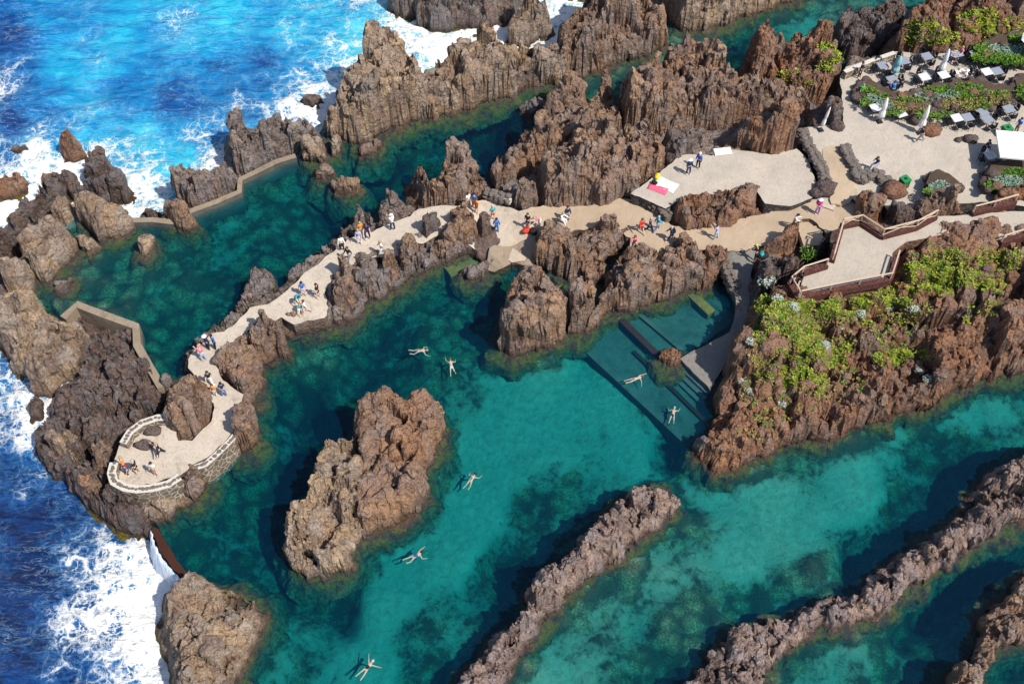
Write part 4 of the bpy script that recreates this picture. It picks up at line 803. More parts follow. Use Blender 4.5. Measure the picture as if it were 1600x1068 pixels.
def skeleton(P):
    """joint positions for a pose; figure faces +y, stands on z=0"""
    lean = R(P.get('lean', 0)); hz = P.get('hip', .92)
    up = Vector((0, math.sin(lean), math.cos(lean)))
    J = {}; pel = Vector((0, 0, hz)); J['pelvis'] = pel
    J['waist'] = pel + up * .18; J['chest'] = pel + up * .38; J['neck'] = pel + up * .52
    nl = lean + R(P.get('nod', 0)); nu = Vector((0, math.sin(nl), math.cos(nl)))
    J['chin'] = J['neck'] + nu * .09 ; J['head'] = J['neck'] + nu * .17; J['top'] = J['neck'] + nu * .27
    fw = Vector((0, math.cos(nl), -math.sin(nl)))
    J['nose'] = J['head'] + fw * .105 - nu * .015
    def dirv(f, s, sx, base=0.0):
        f = R(f); s = R(s); return Vector((math.sin(s) * sx, math.sin(f) * math.cos(s), -math.cos(f) * math.cos(s)))
    for sd, sx, lg, am in (('L', -1, P['legs'][0], P['arms'][0]), ('R', 1, P['legs'][1], P['arms'][1])):
        h = pel + Vector((sx * .09, 0, -.04)); J['hip' + sd] = h
        k = h + dirv(lg[0], lg[1], sx) * .42; a = k + dirv(lg[0] - lg[2], lg[1] * .6, sx) * .41
        J['knee' + sd], J['ankle' + sd] = k, a
        fa = lg[0] - lg[2] + lg[3] if len(lg) > 3 else lg[0] - lg[2]
        ft = dirv(fa + 80, 0, sx)
        J['toe' + sd] = a + ft * .17 + Vector((0, 0, -.035))
        s = J['chest'] + up * .08 + Vector((sx * .17, 0, 0)); J['sh' + sd] = s
        e = s + dirv(am[0], am[1], sx) * .28; w = e + dirv(am[0] + am[2], am[1] * (am[3] if len(am) > 3 else .8), sx) * .25
        J['elb' + sd], J['wri' + sd] = e, w
        d = (w - e).normalized(); sdv = Vector((0, 1, 0)) if abs(d.y) < .8 else Vector((1, 0, 0))
        sdv = (sdv - d * sdv.dot(d)).normalized(); pal = w + d * .07; J['palm' + sd] = pal
        cr = d.cross(sdv)
        for i in range(4):
            o = (i - 1.5) * .021; b = pal + d * .025 + sdv * o
            L1 = (.040, .045, .042, .033)[i]
            J['f%d%sa' % (i, sd)] = b; J['f%d%sb' % (i, sd)] = b + d * L1 + cr * .008 * sx; J['f%d%sc' % (i, sd)] = b + d * L1 * 1.75 + cr * .026 * sx
        J['t%sa' % sd] = w + d * .03 + sdv * .035; J['t%sb' % sd] = w + d * .065 + sdv * .062
    return J
BODY = [('pelvis','waist'),('waist','chest'),('chest','neck'),('neck','chin'),('chin','head'),('head','top'),('head','nose')]
RAD = {'pelvis': .125, 'waist': .115, 'chest': .135, 'neck': .05, 'chin': .072, 'head': .098, 'top': .07, 'nose': .022, 'hip': .085, 'knee': .055, 'ankle': .038, 'toe': .03, 'sh': .058, 'elb': .042, 'wri': .028, 'palm': .032}
for sd in 'LR':
    BODY += [('pelvis','hip'+sd),('hip'+sd,'knee'+sd),('knee'+sd,'ankle'+sd),('ankle'+sd,'toe'+sd),('chest','sh'+sd),('sh'+sd,'elb'+sd),('elb'+sd,'wri'+sd),('wri'+sd,'palm'+sd)]
    for i in range(4): BODY += [('palm'+sd,'f%d%sa'%(i,sd)),('f%d%sa'%(i,sd),'f%d%sb'%(i,sd)),('f%d%sb'%(i,sd),'f%d%sc'%(i,sd))]
    BODY += [('wri'+sd,'t%sa'%sd),('t%sa'%sd,'t%sb'%sd)]
def rad(k):
    if k in RAD: return RAD[k]
    if k[:-1] in RAD: return RAD[k[:-1]]
    return .0095 if k[0] == 'f' else .011

def skin_mesh(name, J, edges, radf, root, sub=1):
    ks = [];
    for a, b in edges:
        for k in (a, b):
            if k not in ks: ks.append(k)
    ks.remove(root); ks.insert(0, root)
    me = bpy.data.meshes.new('tmp'); me.from_pydata([J[k] for k in ks], [(ks.index(a), ks.index(b)) for a, b in edges], [])
    o = bpy.data.objects.new('tmp', me); link(o)
    o.modifiers.new('s', 'SKIN')
    if sub: 
        m = o.modifiers.new('u', 'SUBSURF'); m.levels = sub; m.render_levels = sub
    sv = me.skin_vertices[0].data
    for i, k in enumerate(ks):
        r = radf(k)
        sv[i].radius = (r, r * .78) if k in ('pelvis', 'waist', 'chest') else (r, r)
        sv[i].use_root = (i == 0)
    dg = bpy.context.evaluated_depsgraph_get(); dg.update()
    out = bpy.data.meshes.new_from_object(o.evaluated_get(dg), depsgraph=dg); out.name = name
    bpy.data.objects.remove(o); bpy.data.meshes.remove(me)
    out.polygons.foreach_set('use_smooth', np.ones(len(out.polygons), bool))
    return out
POSES = {
 'stand': dict(legs=[(4,4,6),(-3,4,2)], arms=[(6,10,18),(0,10,14)]),
 'walk': dict(legs=[(26,2,10),(-20,2,18)], arms=[(-24,9,20),(24,9,25)], lean=4),
 'lookdown': dict(legs=[(3,5,4),(-2,5,4)], arms=[(35,6,70),(30,6,75)], lean=8, nod=22),
 'photo': dict(legs=[(8,6,8),(-6,6,6)], arms=[(60,6,75,-.6),(62,6,72,-.6)], lean=4),
 'armsout': dict(legs=[(24,6,8),(-16,6,12)], arms=[(10,62,20),(35,40,35)], lean=5),
 'bend': dict(legs=[(10,6,8),(0,6,6)], arms=[(45,6,20),(60,8,15)], lean=48, nod=10),
 'sit': dict(hip=.13, legs=[(78,8,75,-70),(82,8,65,-60)], arms=[(40,12,30),(35,12,35)], lean=14),
 'chair': dict(hip=.52, legs=[(84,6,84,0),(82,6,80,0)], arms=[(38,12,50),(42,12,48)], lean=8),
 'swim_wide': dict(legs=[(6,14,12,60),(-4,12,8,60)], arms=[(165,42,-5,1.0),(160,65,5,1.0)], lean=0, nod=-12),
 'swim_breast': dict(legs=[(10,8,14,60),(26,14,70,60)], arms=[(150,30,30,.4),(100,50,60,.2)], lean=0, nod=-20),
 'swim_side': dict(legs=[(8,6,6,60),(-6,10,14,60)], arms=[(172,4,0,1.0),(95,50,-30,1.0)], lean=0, nod=-5),
 'swim_float': dict(legs=[(20,8,40,60),(34,10,70,60)], arms=[(60,60,90,.2),(120,40,50,.4)], lean=6, nod=-8),
}
CACHE = {}
def part_mesh(kind, pose, opt=''):
    key = (kind, pose, opt)
    if key in CACHE: return CACHE[key]
    J = skeleton(POSES[pose])
    if kind == 'body': me = skin_mesh('body', J, BODY, rad, 'pelvis')
    elif kind == 'shirt':
        e = [('pelvis','waist'),('waist','chest'),('chest','nk')]; J['nk'] = J['neck'] - (J['neck'] - J['chest']) * .22
        for sd in 'LR':
            e += [('chest','sh'+sd),('sh'+sd,'elb'+sd)] if opt != 'vest' else []
            if opt == 'long': e += [('elb'+sd,'wri'+sd)]
            if opt == 'short': J['elb'+sd] = J['sh'+sd] + (J['elb'+sd] - J['sh'+sd]) * .7
        me = skin_mesh('shirt', J, e, lambda k: (.085 if k == 'nk' else rad(k) + .022), 'pelvis')
    elif kind == 'trousers':
        e = [('pelvis','belt')]; J['belt'] = J['pelvis'] + (J['waist'] - J['pelvis']) * .45
        for sd in 'LR':
            if opt == 'short': J['knee'+sd] = J['hip'+sd] + (J['knee'+sd] - J['hip'+sd]) * .72
            if opt == 'trunk': J['knee'+sd] = J['hip'+sd] + (J['knee'+sd] - J['hip'+sd]) * .38
            e += [('pelvis','hip'+sd),('hip'+sd,'knee'+sd)]
            if opt == 'long': e += [('knee'+sd,'ankle'+sd)]
        me = skin_mesh('trousers', J, e, lambda k: .128 if k == 'belt' else rad(k) + (.024 if opt != 'trunk' else .014), 'pelvis')
    elif kind == 'swimsuit':
        J['nk'] = J['chest'] + (J['neck'] - J['chest']) * .25
        me = skin_mesh('swimsuit', J, [('pelvis','waist'),('waist','chest')] + ([('pelvis','hipL'),('pelvis','hipR')]), lambda k: (rad(k) + .012) if k[:3] != 'hip' else .09, 'pelvis')
    elif kind[:4] == 'shoe':
        sd = kind[-1]; J['hl'] = J['ankle'+sd] + Vector((0, -.03, -.03))
        me = skin_mesh('shoe', J, [('hl','ankle'+sd),('hl','toe'+sd)], lambda k: .046 if k != 'toe'+sd else .04, 'hl')
    elif kind == 'hair':
        h, n = J['head'], J['neck']; u = (J['top'] - h).normalized(); f = (J['nose'] - h).normalized(); f = (f - u * f.dot(u)).normalized(); s = f.cross(u)
        m = MB(); v = []; fc = []
        for i in range(6):
            for k in range(10):
                a = 2 * math.pi * k / 10; back = max(0, -math.sin(a))
                t = math.pi / 2 * i / 5 * (1.0 + (.55 if opt != 'hat' else .0) * (1 if math.sin(a) < .3 else -.35))
                r = .122 + (.07 if (opt == 'hat' and i == 5) else 0)
                v.append(h + u * (.02 + r * math.cos(t) * 1.08) + (s * math.cos(a) + f * math.sin(a)) * (max(.012, r * math.sin(t))) - f * .012)
        fc = [(i*10+k, i*10+(k+1)%10, (i+1)*10+(k+1)%10, (i+1)*10+k) for i in range(5) for k in range(10)] + [tuple(range(10))[::-1]]
        m.add(v, fc); me = bpy.data.meshes.new('hair'); me.from_pydata(m.v, [], m.f); me.update()
        bm = bmesh.new(); bm.from_mesh(me); bmesh.ops.recalc_face_normals(bm, faces=bm.faces[:]); bm.to_mesh(me); bm.free()
        me.polygons.foreach_set('use_smooth', np.ones(len(me.polygons), bool))
    elif kind == 'face':
        h = J['head']; u = (J['top'] - h).normalized(); f = (J['nose'] - h).normalized(); f = (f - u * f.dot(u)).normalized(); s = f.cross(u); m = MB()
        m.blob(h + f * .088 + s * (.034 if opt == 'R' else -.034) + u * .012, .012, 0, 6)
        me = bpy.data.meshes.new('eye'); me.from_pydata(m.v, [], m.f); me.update()
    elif kind == 'pack':
        c = (J['chest'] + J['waist']) / 2; u = (J['chest'] - J['waist']).normalized(); m = MB()
        m.box(c + Vector((0, -.19, .03)), (.30, .18, .44), 0, 0, .85); m.box(c + Vector((0, -.30, -.04)), (.22, .08, .22), 0, 0, .85)
        me = bpy.data.meshes.new('backpack'); me.from_pydata(m.v, [], m.f); me.update()
    if not me.materials: me.materials.append(None)
    CACHE[key] = me; return me
LOWZ = {}
def low(pose):
    if pose not in LOWZ: LOWZ[pose] = min(v.co.z for v in part_mesh('body', pose).vertices)
    return LOWZ[pose]
def child(name, me, mat, parent):
    o = bpy.data.objects.new(name, me); link(o); o.parent = parent
    o.material_slots[0].link = 'OBJECT'; o.material_slots[0].material = mat; return o
def person(label, px, py, z, face, pose='stand', top='white', bottom='jeans', hair='dark', sleeve='short', leg='long', skin=0, pack=None, scale=1.0, hat=False, group=None):
    p = at(px, py, z)
    r = empty('person', (p.x, p.y, z - low(pose) * scale - .01), R(face)); r.scale = (scale,) * 3
    tag(r, label, 'person', group)
    child('body', part_mesh('body', pose), SKIN[skin], r)
    [child('eye', part_mesh('face', pose, sd), EYE, r) for sd in 'LR']
    child('hat' if hat else 'hair', part_mesh('hair', pose, 'hat' if hat else ''), HAIR[hair], r)
    if top: child('shirt', part_mesh('shirt', pose, sleeve), FM[top], r)
    if bottom: child('trousers' if leg == 'long' else 'shorts', part_mesh('trousers', pose, leg), FM[bottom], r)
    if pose not in ('sit',) and top:
        for sd in 'LR': child('shoe', part_mesh('shoe' + sd, pose), FM['white' if bottom == 'navy' else 'grey'], r)
    if pack: child('backpack', part_mesh('pack', pose), FM[pack], r)
    return r
def ground(px, py): return pz(px, py) + .0
def pp(label, px, py, face, z=None, **k): return person(label, px, py, ground(px, py) if z is None else z, face, **k)
GP = 'people on the walkway'
# round terrace
pp('man in black with one arm out in the middle of the round terrace', 253, 711, 110, 1.93, pose='armsout', top='black', bottom='black', hair='fair', sleeve='long')
pp('person in orange jacket looking over the round terrace wall', 197, 733, 120, 1.93, top='orange', bottom='red', hair='fair', sleeve='long')
pp('child in navy top with red cap by the round terrace wall', 200, 741, 150, 1.93, pose='stand', top='royal', bottom='navy', hair='brown', scale=.7)
pp('person in black shirt and shorts behind the child on the terrace', 216, 738, 80, 1.93, pose='stand', top='black', bottom='black', hair='grey', leg='short')
pp('woman in white top and orange shorts on the round terrace', 244, 742, 170, 1.93, top='white', bottom='orange', hair='dark', leg='short')
# path above the terrace
pp('man in black shirt and white trousers on the narrow path', 330, 600, 200, pose='walk', top='black', bottom='white', hair='dark')
pp('child with orange top between two adults on the narrow path', 337, 618, 170, top='orange', bottom='white', hair='brown', scale=.85, pack='white')
pp('man in navy shirt and blue jeans at the path bend', 351, 618, 20, pose='stand', top='navy', bottom='jeans', hair='dark')
pp('woman in pink jacket and pale jeans leaning by the pool', 319, 562, 40, pose='lookdown', top='pink', bottom='palejeans', hair='fair', sleeve='long')
pp('person in dark coat and white hat beside the blue jacket', 326, 545, 330, top='navy', bottom='black', hair='white', hat=True, sleeve='long')
pp('person in bright blue jacket with dark trousers on the path', 337, 544, 310, top='blue', bottom='black', hair='dark', sleeve='long')
# sunbathing slab
pp('man in teal top and green shorts on the stone slab', 465, 474, 220, pose='bend', top='cyan', bottom='green', hair='brown', leg='short')
pp('person in royal blue shirt at the pool side of the slab', 475, 462, 20, top='blue', bottom='lilac', hair='dark', leg='short')
pp('girl in white dress standing on the stone slab', 479, 490, 100, top='white', bottom='white', hair='brown', leg='short', pose='walk')
pp('child in pale cyan crouching at the slab corner', 470, 488, 200, pose='sit', top='cyan', bottom='white', hair='fair', leg='short', scale=.8)
pp('woman in black top with bare legs next to fluted rock', 498, 465, 250, top='black', bottom='black', hair='dark', leg='short')
# mid walkway
pp('man in white shirt and black trousers at the walkway edge', 535, 391, 200, top='white', bottom='black', hair='dark', sleeve='long')
pp('person in dark coat walking in front of the fluted rocks', 546, 407, 150, pose='walk', top='black', bottom='grey', hair='brown', sleeve='long')
pp('woman in lilac checked shirt by the grey upright rock', 562, 381, 180, top='lilac', bottom='white', hair='fair', sleeve='long')
pp('person in navy top sitting against the grey upright rock', 574, 367, 190, pose='sit', top='navy', bottom='navy', hair='brown')
pp('person in orange leaning on the grey upright rock', 565, 368, 30, top='orange', bottom='tan', hair='fair', scale=.95)
pp('man in white shirt and navy trousers leaning over rocks', 614, 359, 20, pose='lookdown', top='white', bottom='navy', hair='white', hat=True, sleeve='long')
pp('woman all in white walking on the pale walkway', 597, 398, 120, pose='walk', top='white', bottom='white', hair='fair')
pp('person in white top by the pinnacles', 732, 324, 220, top='white', bottom='grey', hair='dark')
pp('person in blue top by the pinnacles', 741, 325, 160, top='blue', bottom='red', hair='dark')
pp('woman in red skirt by the cone rock', 745, 333, 140, top='orange', bottom='red', hair='brown', leg='short')
pp('person in mint top with red shorts on the walkway', 770, 344, 200, top='teal', bottom='red', hair='grey', leg='short')
pp('hiker with bright blue backpack above the landing', 776, 363, 0, top='blue', bottom='jeans', hair='dark', pack='blue', sleeve='long')
# sandy path
pp('woman in black vest standing near bags on the sandy path', 824, 356, 160, 1.42, top='black', bottom='black', hair='brown', leg='short')
pp('woman in pink and white bending beside the bags', 843, 354, 120, 1.42, pose='bend', top='pink', bottom='white', hair='fair')
pp('man in navy jacket standing on the sandy path', 886, 345, 200, top='navy', bottom='grey', hair='dark', sleeve='long')
pp('person in white sitting at the path edge on brown rock', 876, 350, 240, pose='sit', top='white', bottom='white', hair='fair', sleeve='long')
pp('person in long red top walking near the stone wall', 1001, 363, 200, pose='walk', top='red', bottom='red', hair='brown', leg='short', sleeve='long')
pp('person in navy coat beside the cyan jacket', 1014, 362, 250, pose='walk', top='navy', bottom='navy', hair='grey', sleeve='long')
pp('person in cyan jacket at the foot of the stone wall', 1026, 360, 300, pose='walk', top='cyan', bottom='jeans', hair='grey', sleeve='long')
pp('man in dark navy striding along the sandy path', 1047, 376, 100, pose='walk', top='navy', bottom='navy', hair='grey', sleeve='long', pack='black')
pp('woman in pink red top taking a photo behind the rock', 990, 390, 170, pose='photo', top='pink', bottom='grey', hair='brown', sleeve='long')
pp('woman in pale jeans posing on the path near the lava tongue', 1118, 373, 60, pose='photo', top='lilac', bottom='palejeans', hair='brown')
pp('woman in magenta top and purple trousers with a bag', 1276, 334, 200, pose='stand', top='magenta', bottom='purple', hair='white', hat=True, pack='purple')
pp('person in white top looking over beside the terrace steps', 1238, 356, 250, pose='lookdown', top='white', bottom='grey', hair='dark', sleeve='long')
pp('man in navy jacket nearer the towels on the sunning terrace', 1075, 272, 200, 2.72, top='navy', bottom='navy', hair='white', hat=True, sleeve='long')
pp('man in navy jacket and white cap by the white slab', 1090, 262, 150, 2.72, top='royal', bottom='black', hair='white', sleeve='long')
pp('person in dark blue lounging on the plaza wall', 1368, 264, 120, 3.05, pose='sit', top='navy', bottom='jeans', hair='brown')
pp('person in black watching from the viewing terrace corner', 1247, 447, 140, 4.52, pose='lookdown', top='black', bottom='black', hair='black', sleeve='long')
# cafe
pp('waiter in black standing at the parapet wall', 1342, 121, 230, 3.02, top='black', bottom='black', hair='dark', sleeve='long')
pp('waiter in black striding across the open plaza', 1436, 221, 90, 3.02, pose='walk', top='black', bottom='grey', hair='dark')
pp('person in green shirt at the end of the planted bed', 1344, 152, 200, 3.02, pose='stand', top='green', bottom='green', hair='fair', scale=.85)
pp('person in blue shirt at the right edge by the parasol', 1586, 208, 120, 3.02, top='blue', bottom='grey', hair='dark')
pp('person in grey at the right edge behind the open parasol', 1597, 218, 160, 3.02, pose='bend', top='grey', bottom='black', hair='dark')
# swimmers : lying at the surface, face down
def swimmer(label, px, py, head, pose, suit=None, trunks=None, hair='dark', skin=0, roll=0, z=-.13):
    p = at(px, py, 0); r = empty('person', (p.x, p.y, z)); tag(r, label, 'person')
    r.rotation_mode = 'QUATERNION'
    h = R(head)                                  # heading in the picture plane, degrees from +x
    ax = Vector((math.cos(h), math.sin(h), 0.05)).normalized()       # head direction
    f = Vector((0, 0, -1)); f = (f - ax * f.dot(ax)).normalized()
    xa = f.cross(ax)
    r.rotation_quaternion = Matrix((xa, f, ax)).transposed().to_quaternion()
    r.scale = (.92,) * 3; off = r.rotation_quaternion @ Vector((0, 0, .92)); r.location = Vector((p.x, p.y, z)) - off
    child('body', part_mesh('body', pose), SKIN[skin], r); [child('eye', part_mesh('face', pose, sd), EYE, r) for sd in 'LR']
    child('hair', part_mesh('hair', pose), HAIR[hair], r)
    if suit: child('swimsuit', part_mesh('swimsuit', pose), FM[suit], r)
    if trunks: child('swim_trunks', part_mesh('trousers', pose, 'trunk'), FM[trunks], r)
    return r
swimmer('swimmer in black swimsuit with arms spread at the bottom', 573, 1042, 52, 'swim_wide', suit='black', hair='grey')
swimmer('swimmer in blue below the central island', 648, 867, 27, 'swim_breast', suit='royal', hair='dark')
swimmer('swimmer in black right of the central island', 736, 748, 60, 'swim_float', suit='black', hair='dark')
swimmer('swimmer in blue shirt farthest up the main pool', 655, 546, 5, 'swim_float', suit='blue', hair='fair')
swimmer('pale swimmer treading near the top of the main pool', 705, 570, 100, 'swim_breast', trunks='white', hair='brown')
swimmer('swimmer with one arm stretched ahead above the sunken shelf', 993, 590, 18, 'swim_side', trunks='jeans', hair='brown')
swimmer('swimmer with bare back standing in shaded shelf water', 1052, 645, 75, 'swim_float', trunks='black', hair='grey')

# ------------------------------------------------------------------ cafe furniture and built things
def copy_thing(src, loc, rz, label, group=None):
    r = src.copy(); link(r); r.location = loc; r.rotation_euler = (0, 0, rz)
    r['label'] = label
    if group: r['group'] = group
    for c in src.children:
        d = c.copy(); link(d); d.parent = r
        for q in c.children:
            e = q.copy(); link(e); e.parent = d
    return r
def make_table(top):
    r = empty('cafe_table', (0, 0, 0)); tag(r, 'grey cafe table', 'table', 'tables of the cafe terrace')
    m = MB(); m.box((0, 0, .735), (.86, .86, .03)); m.box((0, 0, .705), (.78, .78, .03)); m.build('tabletop', top, r)
    for x in (-1, 1):
        for y in (-1, 1):
            m = MB(); m.box((x * .36, y * .36, .345), (.045, .045, .69)); m.build('leg', M['furn'], r)
    return r
def make_chair():
    r = empty('cafe_chair', (0, 0, 0)); tag(r, 'dark cafe chair', 'chair', 'chairs of the cafe terrace')
    m = MB(); m.box((0, 0, .44), (.50, .48, .05), 0, 0, .96); m.build('seat', M['furn'], r)
    m = MB()
    for i in range(9):
        a = math.pi * (.08 + .84 * i / 8) ; x, y = .27 * math.cos(a), -.05 - .24 * math.sin(a)
        m.box((x, y, .66 + .05 * math.sin(a)), (.11, .03, .36 + .12 * math.sin(a)), a + math.pi / 2)
    m.build('backrest', M['furn'], r)
    for x in (-1, 1):
        m = MB(); m.tube([(x * .27, -.05, .66), (x * .28, .20, .65), (x * .25, .22, .44)], .022, 6); m.build('armrest', M['furn'], r)
        for y in (-1, 1):
            m = MB(); m.tube([(x * .21, y * .19, .42), (x * .25, y * .23, 0)], .02, 6); m.build('leg', M['furn'], r)
    return r
tb = [make_table(M['tabletop']), make_table(M['tablecloth'])]; chair = make_chair(); used = [0, 0, 0]
ZP = 3.02
TABLES = [ # px py kind rot name chairs(N=far S=near W=left E=right)
 (1376,112,0,.3,'table nearest the parapet wall','NWS'), (1409,105,0,.3,'table right of the aqua parasol','NES'), (1391,134,0,.35,'table with guests above the planted bed','NWSE'),
 (1445,98,0,.35,'table alone under the hill','NWES'), (1492,94,0,.3,'table behind the slender white parasol','ES'), (1521,94,0,.4,'table at the far back beside the hedge','NWS'),
 (1441,130,1,.3,'table in the middle row, left of two','NWS'), (1471,127,1,.35,'table in the middle row with white papers','NWES'), (1498,124,1,.3,'table of the guests dressed in white','WES'),
 (1538,122,1,.3,'white end of the long double table','NWS'), (1554,121,0,.3,'grey end of the long double table','NES'),
 (1365,178,1,.3,'bare pale table left of the planted bed',''), (1404,187,1,.4,'pale table before the planted bed with one chair','E'),
 (1491,194,1,.3,'paler half of the double table near the open plaza','WSN'), (1508,193,0,.3,'greyer half of the double table near the open plaza','ESN'),
 (1531,185,0,.5,'upper half of the slanting double table','WN'), (1539,196,0,.5,'lower half of the slanting double table','ES'), (1572,180,0,.35,'table by the path right of the planted bed','NWES'),
 (1543,252,1,.3,'table in the shade of the open parasol','NWS')]
SIDE = {'N': ('far', 0, 1), 'S': ('near', 0, -1), 'W': ('left', -1, 0), 'E': ('right', 1, 0)}
for px, py, kd, rz, nm, ch in TABLES:
    p = at(px, py, ZP)
    lab = ('pale ' if kd and 'pale' not in nm and 'white' not in nm.split()[0] else '') + nm
    if used[kd] == 0: t = tb[kd]; t.location = p; t.rotation_euler = (0, 0, rz); t['label'] = lab; used[kd] = 1
    else: t = copy_thing(tb[kd], p, rz, lab)
    for s in ch:
        wd, dx, dy = SIDE[s]
        ox, oy = dx * .68, dy * .68; c, sn = math.cos(rz), math.sin(rz)
        q = Vector((p.x + ox * c - oy * sn, p.y + ox * sn + oy * c, ZP)); face = rz + math.atan2(-dx, dy) + math.pi + random.uniform(-.25, .25)
        lb = f'dark chair on the {wd} side of the {nm}'
        lb = ' '.join(lb.split()[:16])
        if not used[2]: chair.location = q; chair.rotation_euler = (0, 0, face); chair['label'] = lb; used[2] = 1
        else: copy_thing(chair, q, face, lb)
# seated guests
def guest(label, px, py, face, **k): person(label, px, py, ZP, face, pose='chair', **k)
guest('seated guest in bright blue at the table above the planted bed', 1394, 146, 20, top='blue', bottom='jeans', hair='brown')
guest('seated guest in dark top beside the guest in blue', 1406, 143, 20, top='black', bottom='black', hair='dark')
guest('seated guest in white with pale hair in the middle row', 1491, 124, 200, top='white', bottom='white', hair='fair')
guest('seated guest in white facing the pale haired guest', 1506, 128, 60, top='white', bottom='white', hair='white', hat=True)
guest('seated guest in navy behind the slender white parasol', 1478, 95, 250, top='royal', bottom='navy', hair='dark')
guest('seated guest in pale pink beside the far table', 1499, 91, 120, top='pink', bottom='white', hair='fair')
guest('seated guest in white under the open parasol', 1536, 247, 250, top='white', bottom='jeans', hair='dark')
guest('seated guest in dark blue under the open parasol', 1538, 236, 200, top='navy', bottom='navy', hair='dark')
# folded parasols
def folded(label, px, py, h, mat, lean=(0, 0), fat=1.0):
    p = at(px, py, ZP); r = empty('folded_parasol', p); tag(r, label, 'parasol', 'folded parasols of the cafe'); r.rotation_euler = (R(lean[0]), R(lean[1]), 0)
    m = MB(); m.tube([(0, 0, 0), (0, 0, h + .08)], .03, 8); m.build('pole', M['metal'], r)
    m = MB(); m.box((0, 0, .04), (.5, .5, .08), .3, 0, .8); m.build('base', M['furn'], r)
    m = MB(); f = fat
    m.lathe((0, 0, 0), [(.20*f, h*.22), (.27*f, h*.26), (.23*f, h*.42), (.12*f, h*.52), (.20*f, h*.58), (.17*f, h*.75), (.10*f, h*.92), (.03, h)], 24, 0, 8, .16)
    m.build('canopy', mat, r, True)
    m = MB(); m.lathe((0, 0, 0), [(.13*f, h*.50), (.135*f, h*.54)], 12); m.build('strap', M['canvas'], r)
    return r
folded('folded white parasol with the pole beside the seated group in white', 1468, 117, 2.9, M['canvas'])
folded('folded white parasol at the left end of the planted bed', 1374, 190, 2.7, M['canvas'])
folded('tallest folded white parasol beside the striding waiter', 1436, 207, 3.1, M['canvas'])
folded('thin folded white parasol leaning by the black wall', 1282, 203, 2.6, M['canvas'], (0, 6), .6)
folded('folded aqua parasol by the guests near the parapet', 1395, 118, 2.2, plain('aqua_canvas', (.25, .50, .55), .85, .1), (0, 4), 1.3)
# open parasol
p = at(1574, 258, ZP); r = empty('open_parasol', p); tag(r, 'square white open parasol shading a table at the right edge', 'parasol')
m = MB(); m.tube([(0, 0, 0), (0, 0, 2.55)], .035, 8); m.build('pole', M['metal'], r)
m = MB(); m.box((0, 0, .05), (.7, .7, .1), .2, 0, .85); m.build('base', M['furn'], r)
v = [(0, 0, 2.62)]; n = 16
for i in range(n):
    s = i / n * 4; k = int(s); u = s - k; c = [(-1.5,-1.5),(1.5,-1.5),(1.5,1.5),(-1.5,1.5)]
    a, b = c[k], c[(k+1) % 4]; v.append((a[0]*(1-u)+b[0]*u, a[1]*(1-u)+b[1]*u, 2.34 - .03 * math.sin(u * math.pi)))
v += [(x, y, z - .16) for x, y, z in v[1:]]
f = [(0, 1+i, 1+(i+1) % n) for i in range(n)] + [(1+i, 1+n+i, 1+n+(i+1) % n, 1+(i+1) % n) for i in range(n)]
mesh_obj('canopy', v, f, M['canvas'], r, False).rotation_euler = (0, 0, -.12)
for i in range(4):
    a = i * math.pi / 2 + math.pi / 4 - .12; m = MB(); m.tube([(0, 0, 2.56), (2.05*math.cos(a), 2.05*math.sin(a), 2.30)], .015, 5); m.build('rib', M['metal'], r)
p = at(1606, 92, ZP); r = empty('open_parasol', p); tag(r, 'white open parasol corner poking in beside the top right hedge', 'parasol')
m = MB(); m.tube([(0, 0, 0), (0, 0, 2.5)], .035, 8); m.build('pole', M['metal'], r)
m = MB(); m.lathe((0, 0, 0), [(1.3, 2.1), (.7, 2.42), (.05, 2.6)], 8); m.build('canopy', M['canvas'], r)
# bins
def bin_(label, px, py, z, rz):
    p = at(px, py, z); r = empty('litter_bin', p, rz); tag(r, label, 'bin', 'green bins')
    m = MB()
    for i in range(7):
        for s in (-1, 1):
            m.box((-.30 + .1 * i, s * .30, .48), (.07, .04, .88)); m.box((s * .30, -.30 + .1 * i, .48), (.04, .07, .88))
    m.box((0, 0, .45), (.54, .54, .86)); m.build('slatted_box', M['binplastic'], r)
    m = MB(); m.box((0, 0, .955), (.74, .74, .07), 0, 0, .94); m.build('lid', M['binplastic'], r)
    m = MB(); m.lathe((0, 0, .99), [(.14, 0), (.14, .012)], 12); m.build('opening', M['furn'], r)
bin_('green slatted bin on the plaza beside lava boulders', 1410, 292, 2.95, .5)
bin_('green bin at the right edge near the person in blue', 1569, 212, 3.02, .3)
# towels and bags
def towel(label, px, py, z, w, l, rz, mat):
    p = at(px, py, z); n = 8; v = []; 
    for i in range(n+1):
        for j in range(n+1):
            v.append(((i/n-.5)*w, (j/n-.5)*l, .02 + .012*math.sin(i*1.7+j*.9) + .008*math.sin(j*2.3)))
    f = [(i*(n+1)+j, (i+1)*(n+1)+j, (i+1)*(n+1)+j+1, i*(n+1)+j+1) for i in range(n) for j in range(n)]
    o = mesh_obj('towel', v, f, mat, None, True); o.location = p; o.rotation_euler = (0, 0, rz)
    o.modifiers.new('t', 'SOLIDIFY').thickness = .015
    tag(o, label, 'towel')
towel('big white towel on the lower sunning terrace', 1040, 288, 2.72, 1.1, 1.9, 1.0, M['towelwhite'])
towel('pink towel beside the big white one', 1028, 295, 2.73, .7, 1.6, 1.1, M['pink'])
m = MB(); m.box((0,0,.04), (1.5, .75, .08), 0, 0, .97); m.box((0,0,.10), (1.4,.65,.03))
o = m.build('white_slab', M['towelwhite']); o.location = at(1129, 237, 2.74); o.rotation_euler = (0,0,.15); tag(o, 'white bench slab at the back of the sunning terrace', 'bench')
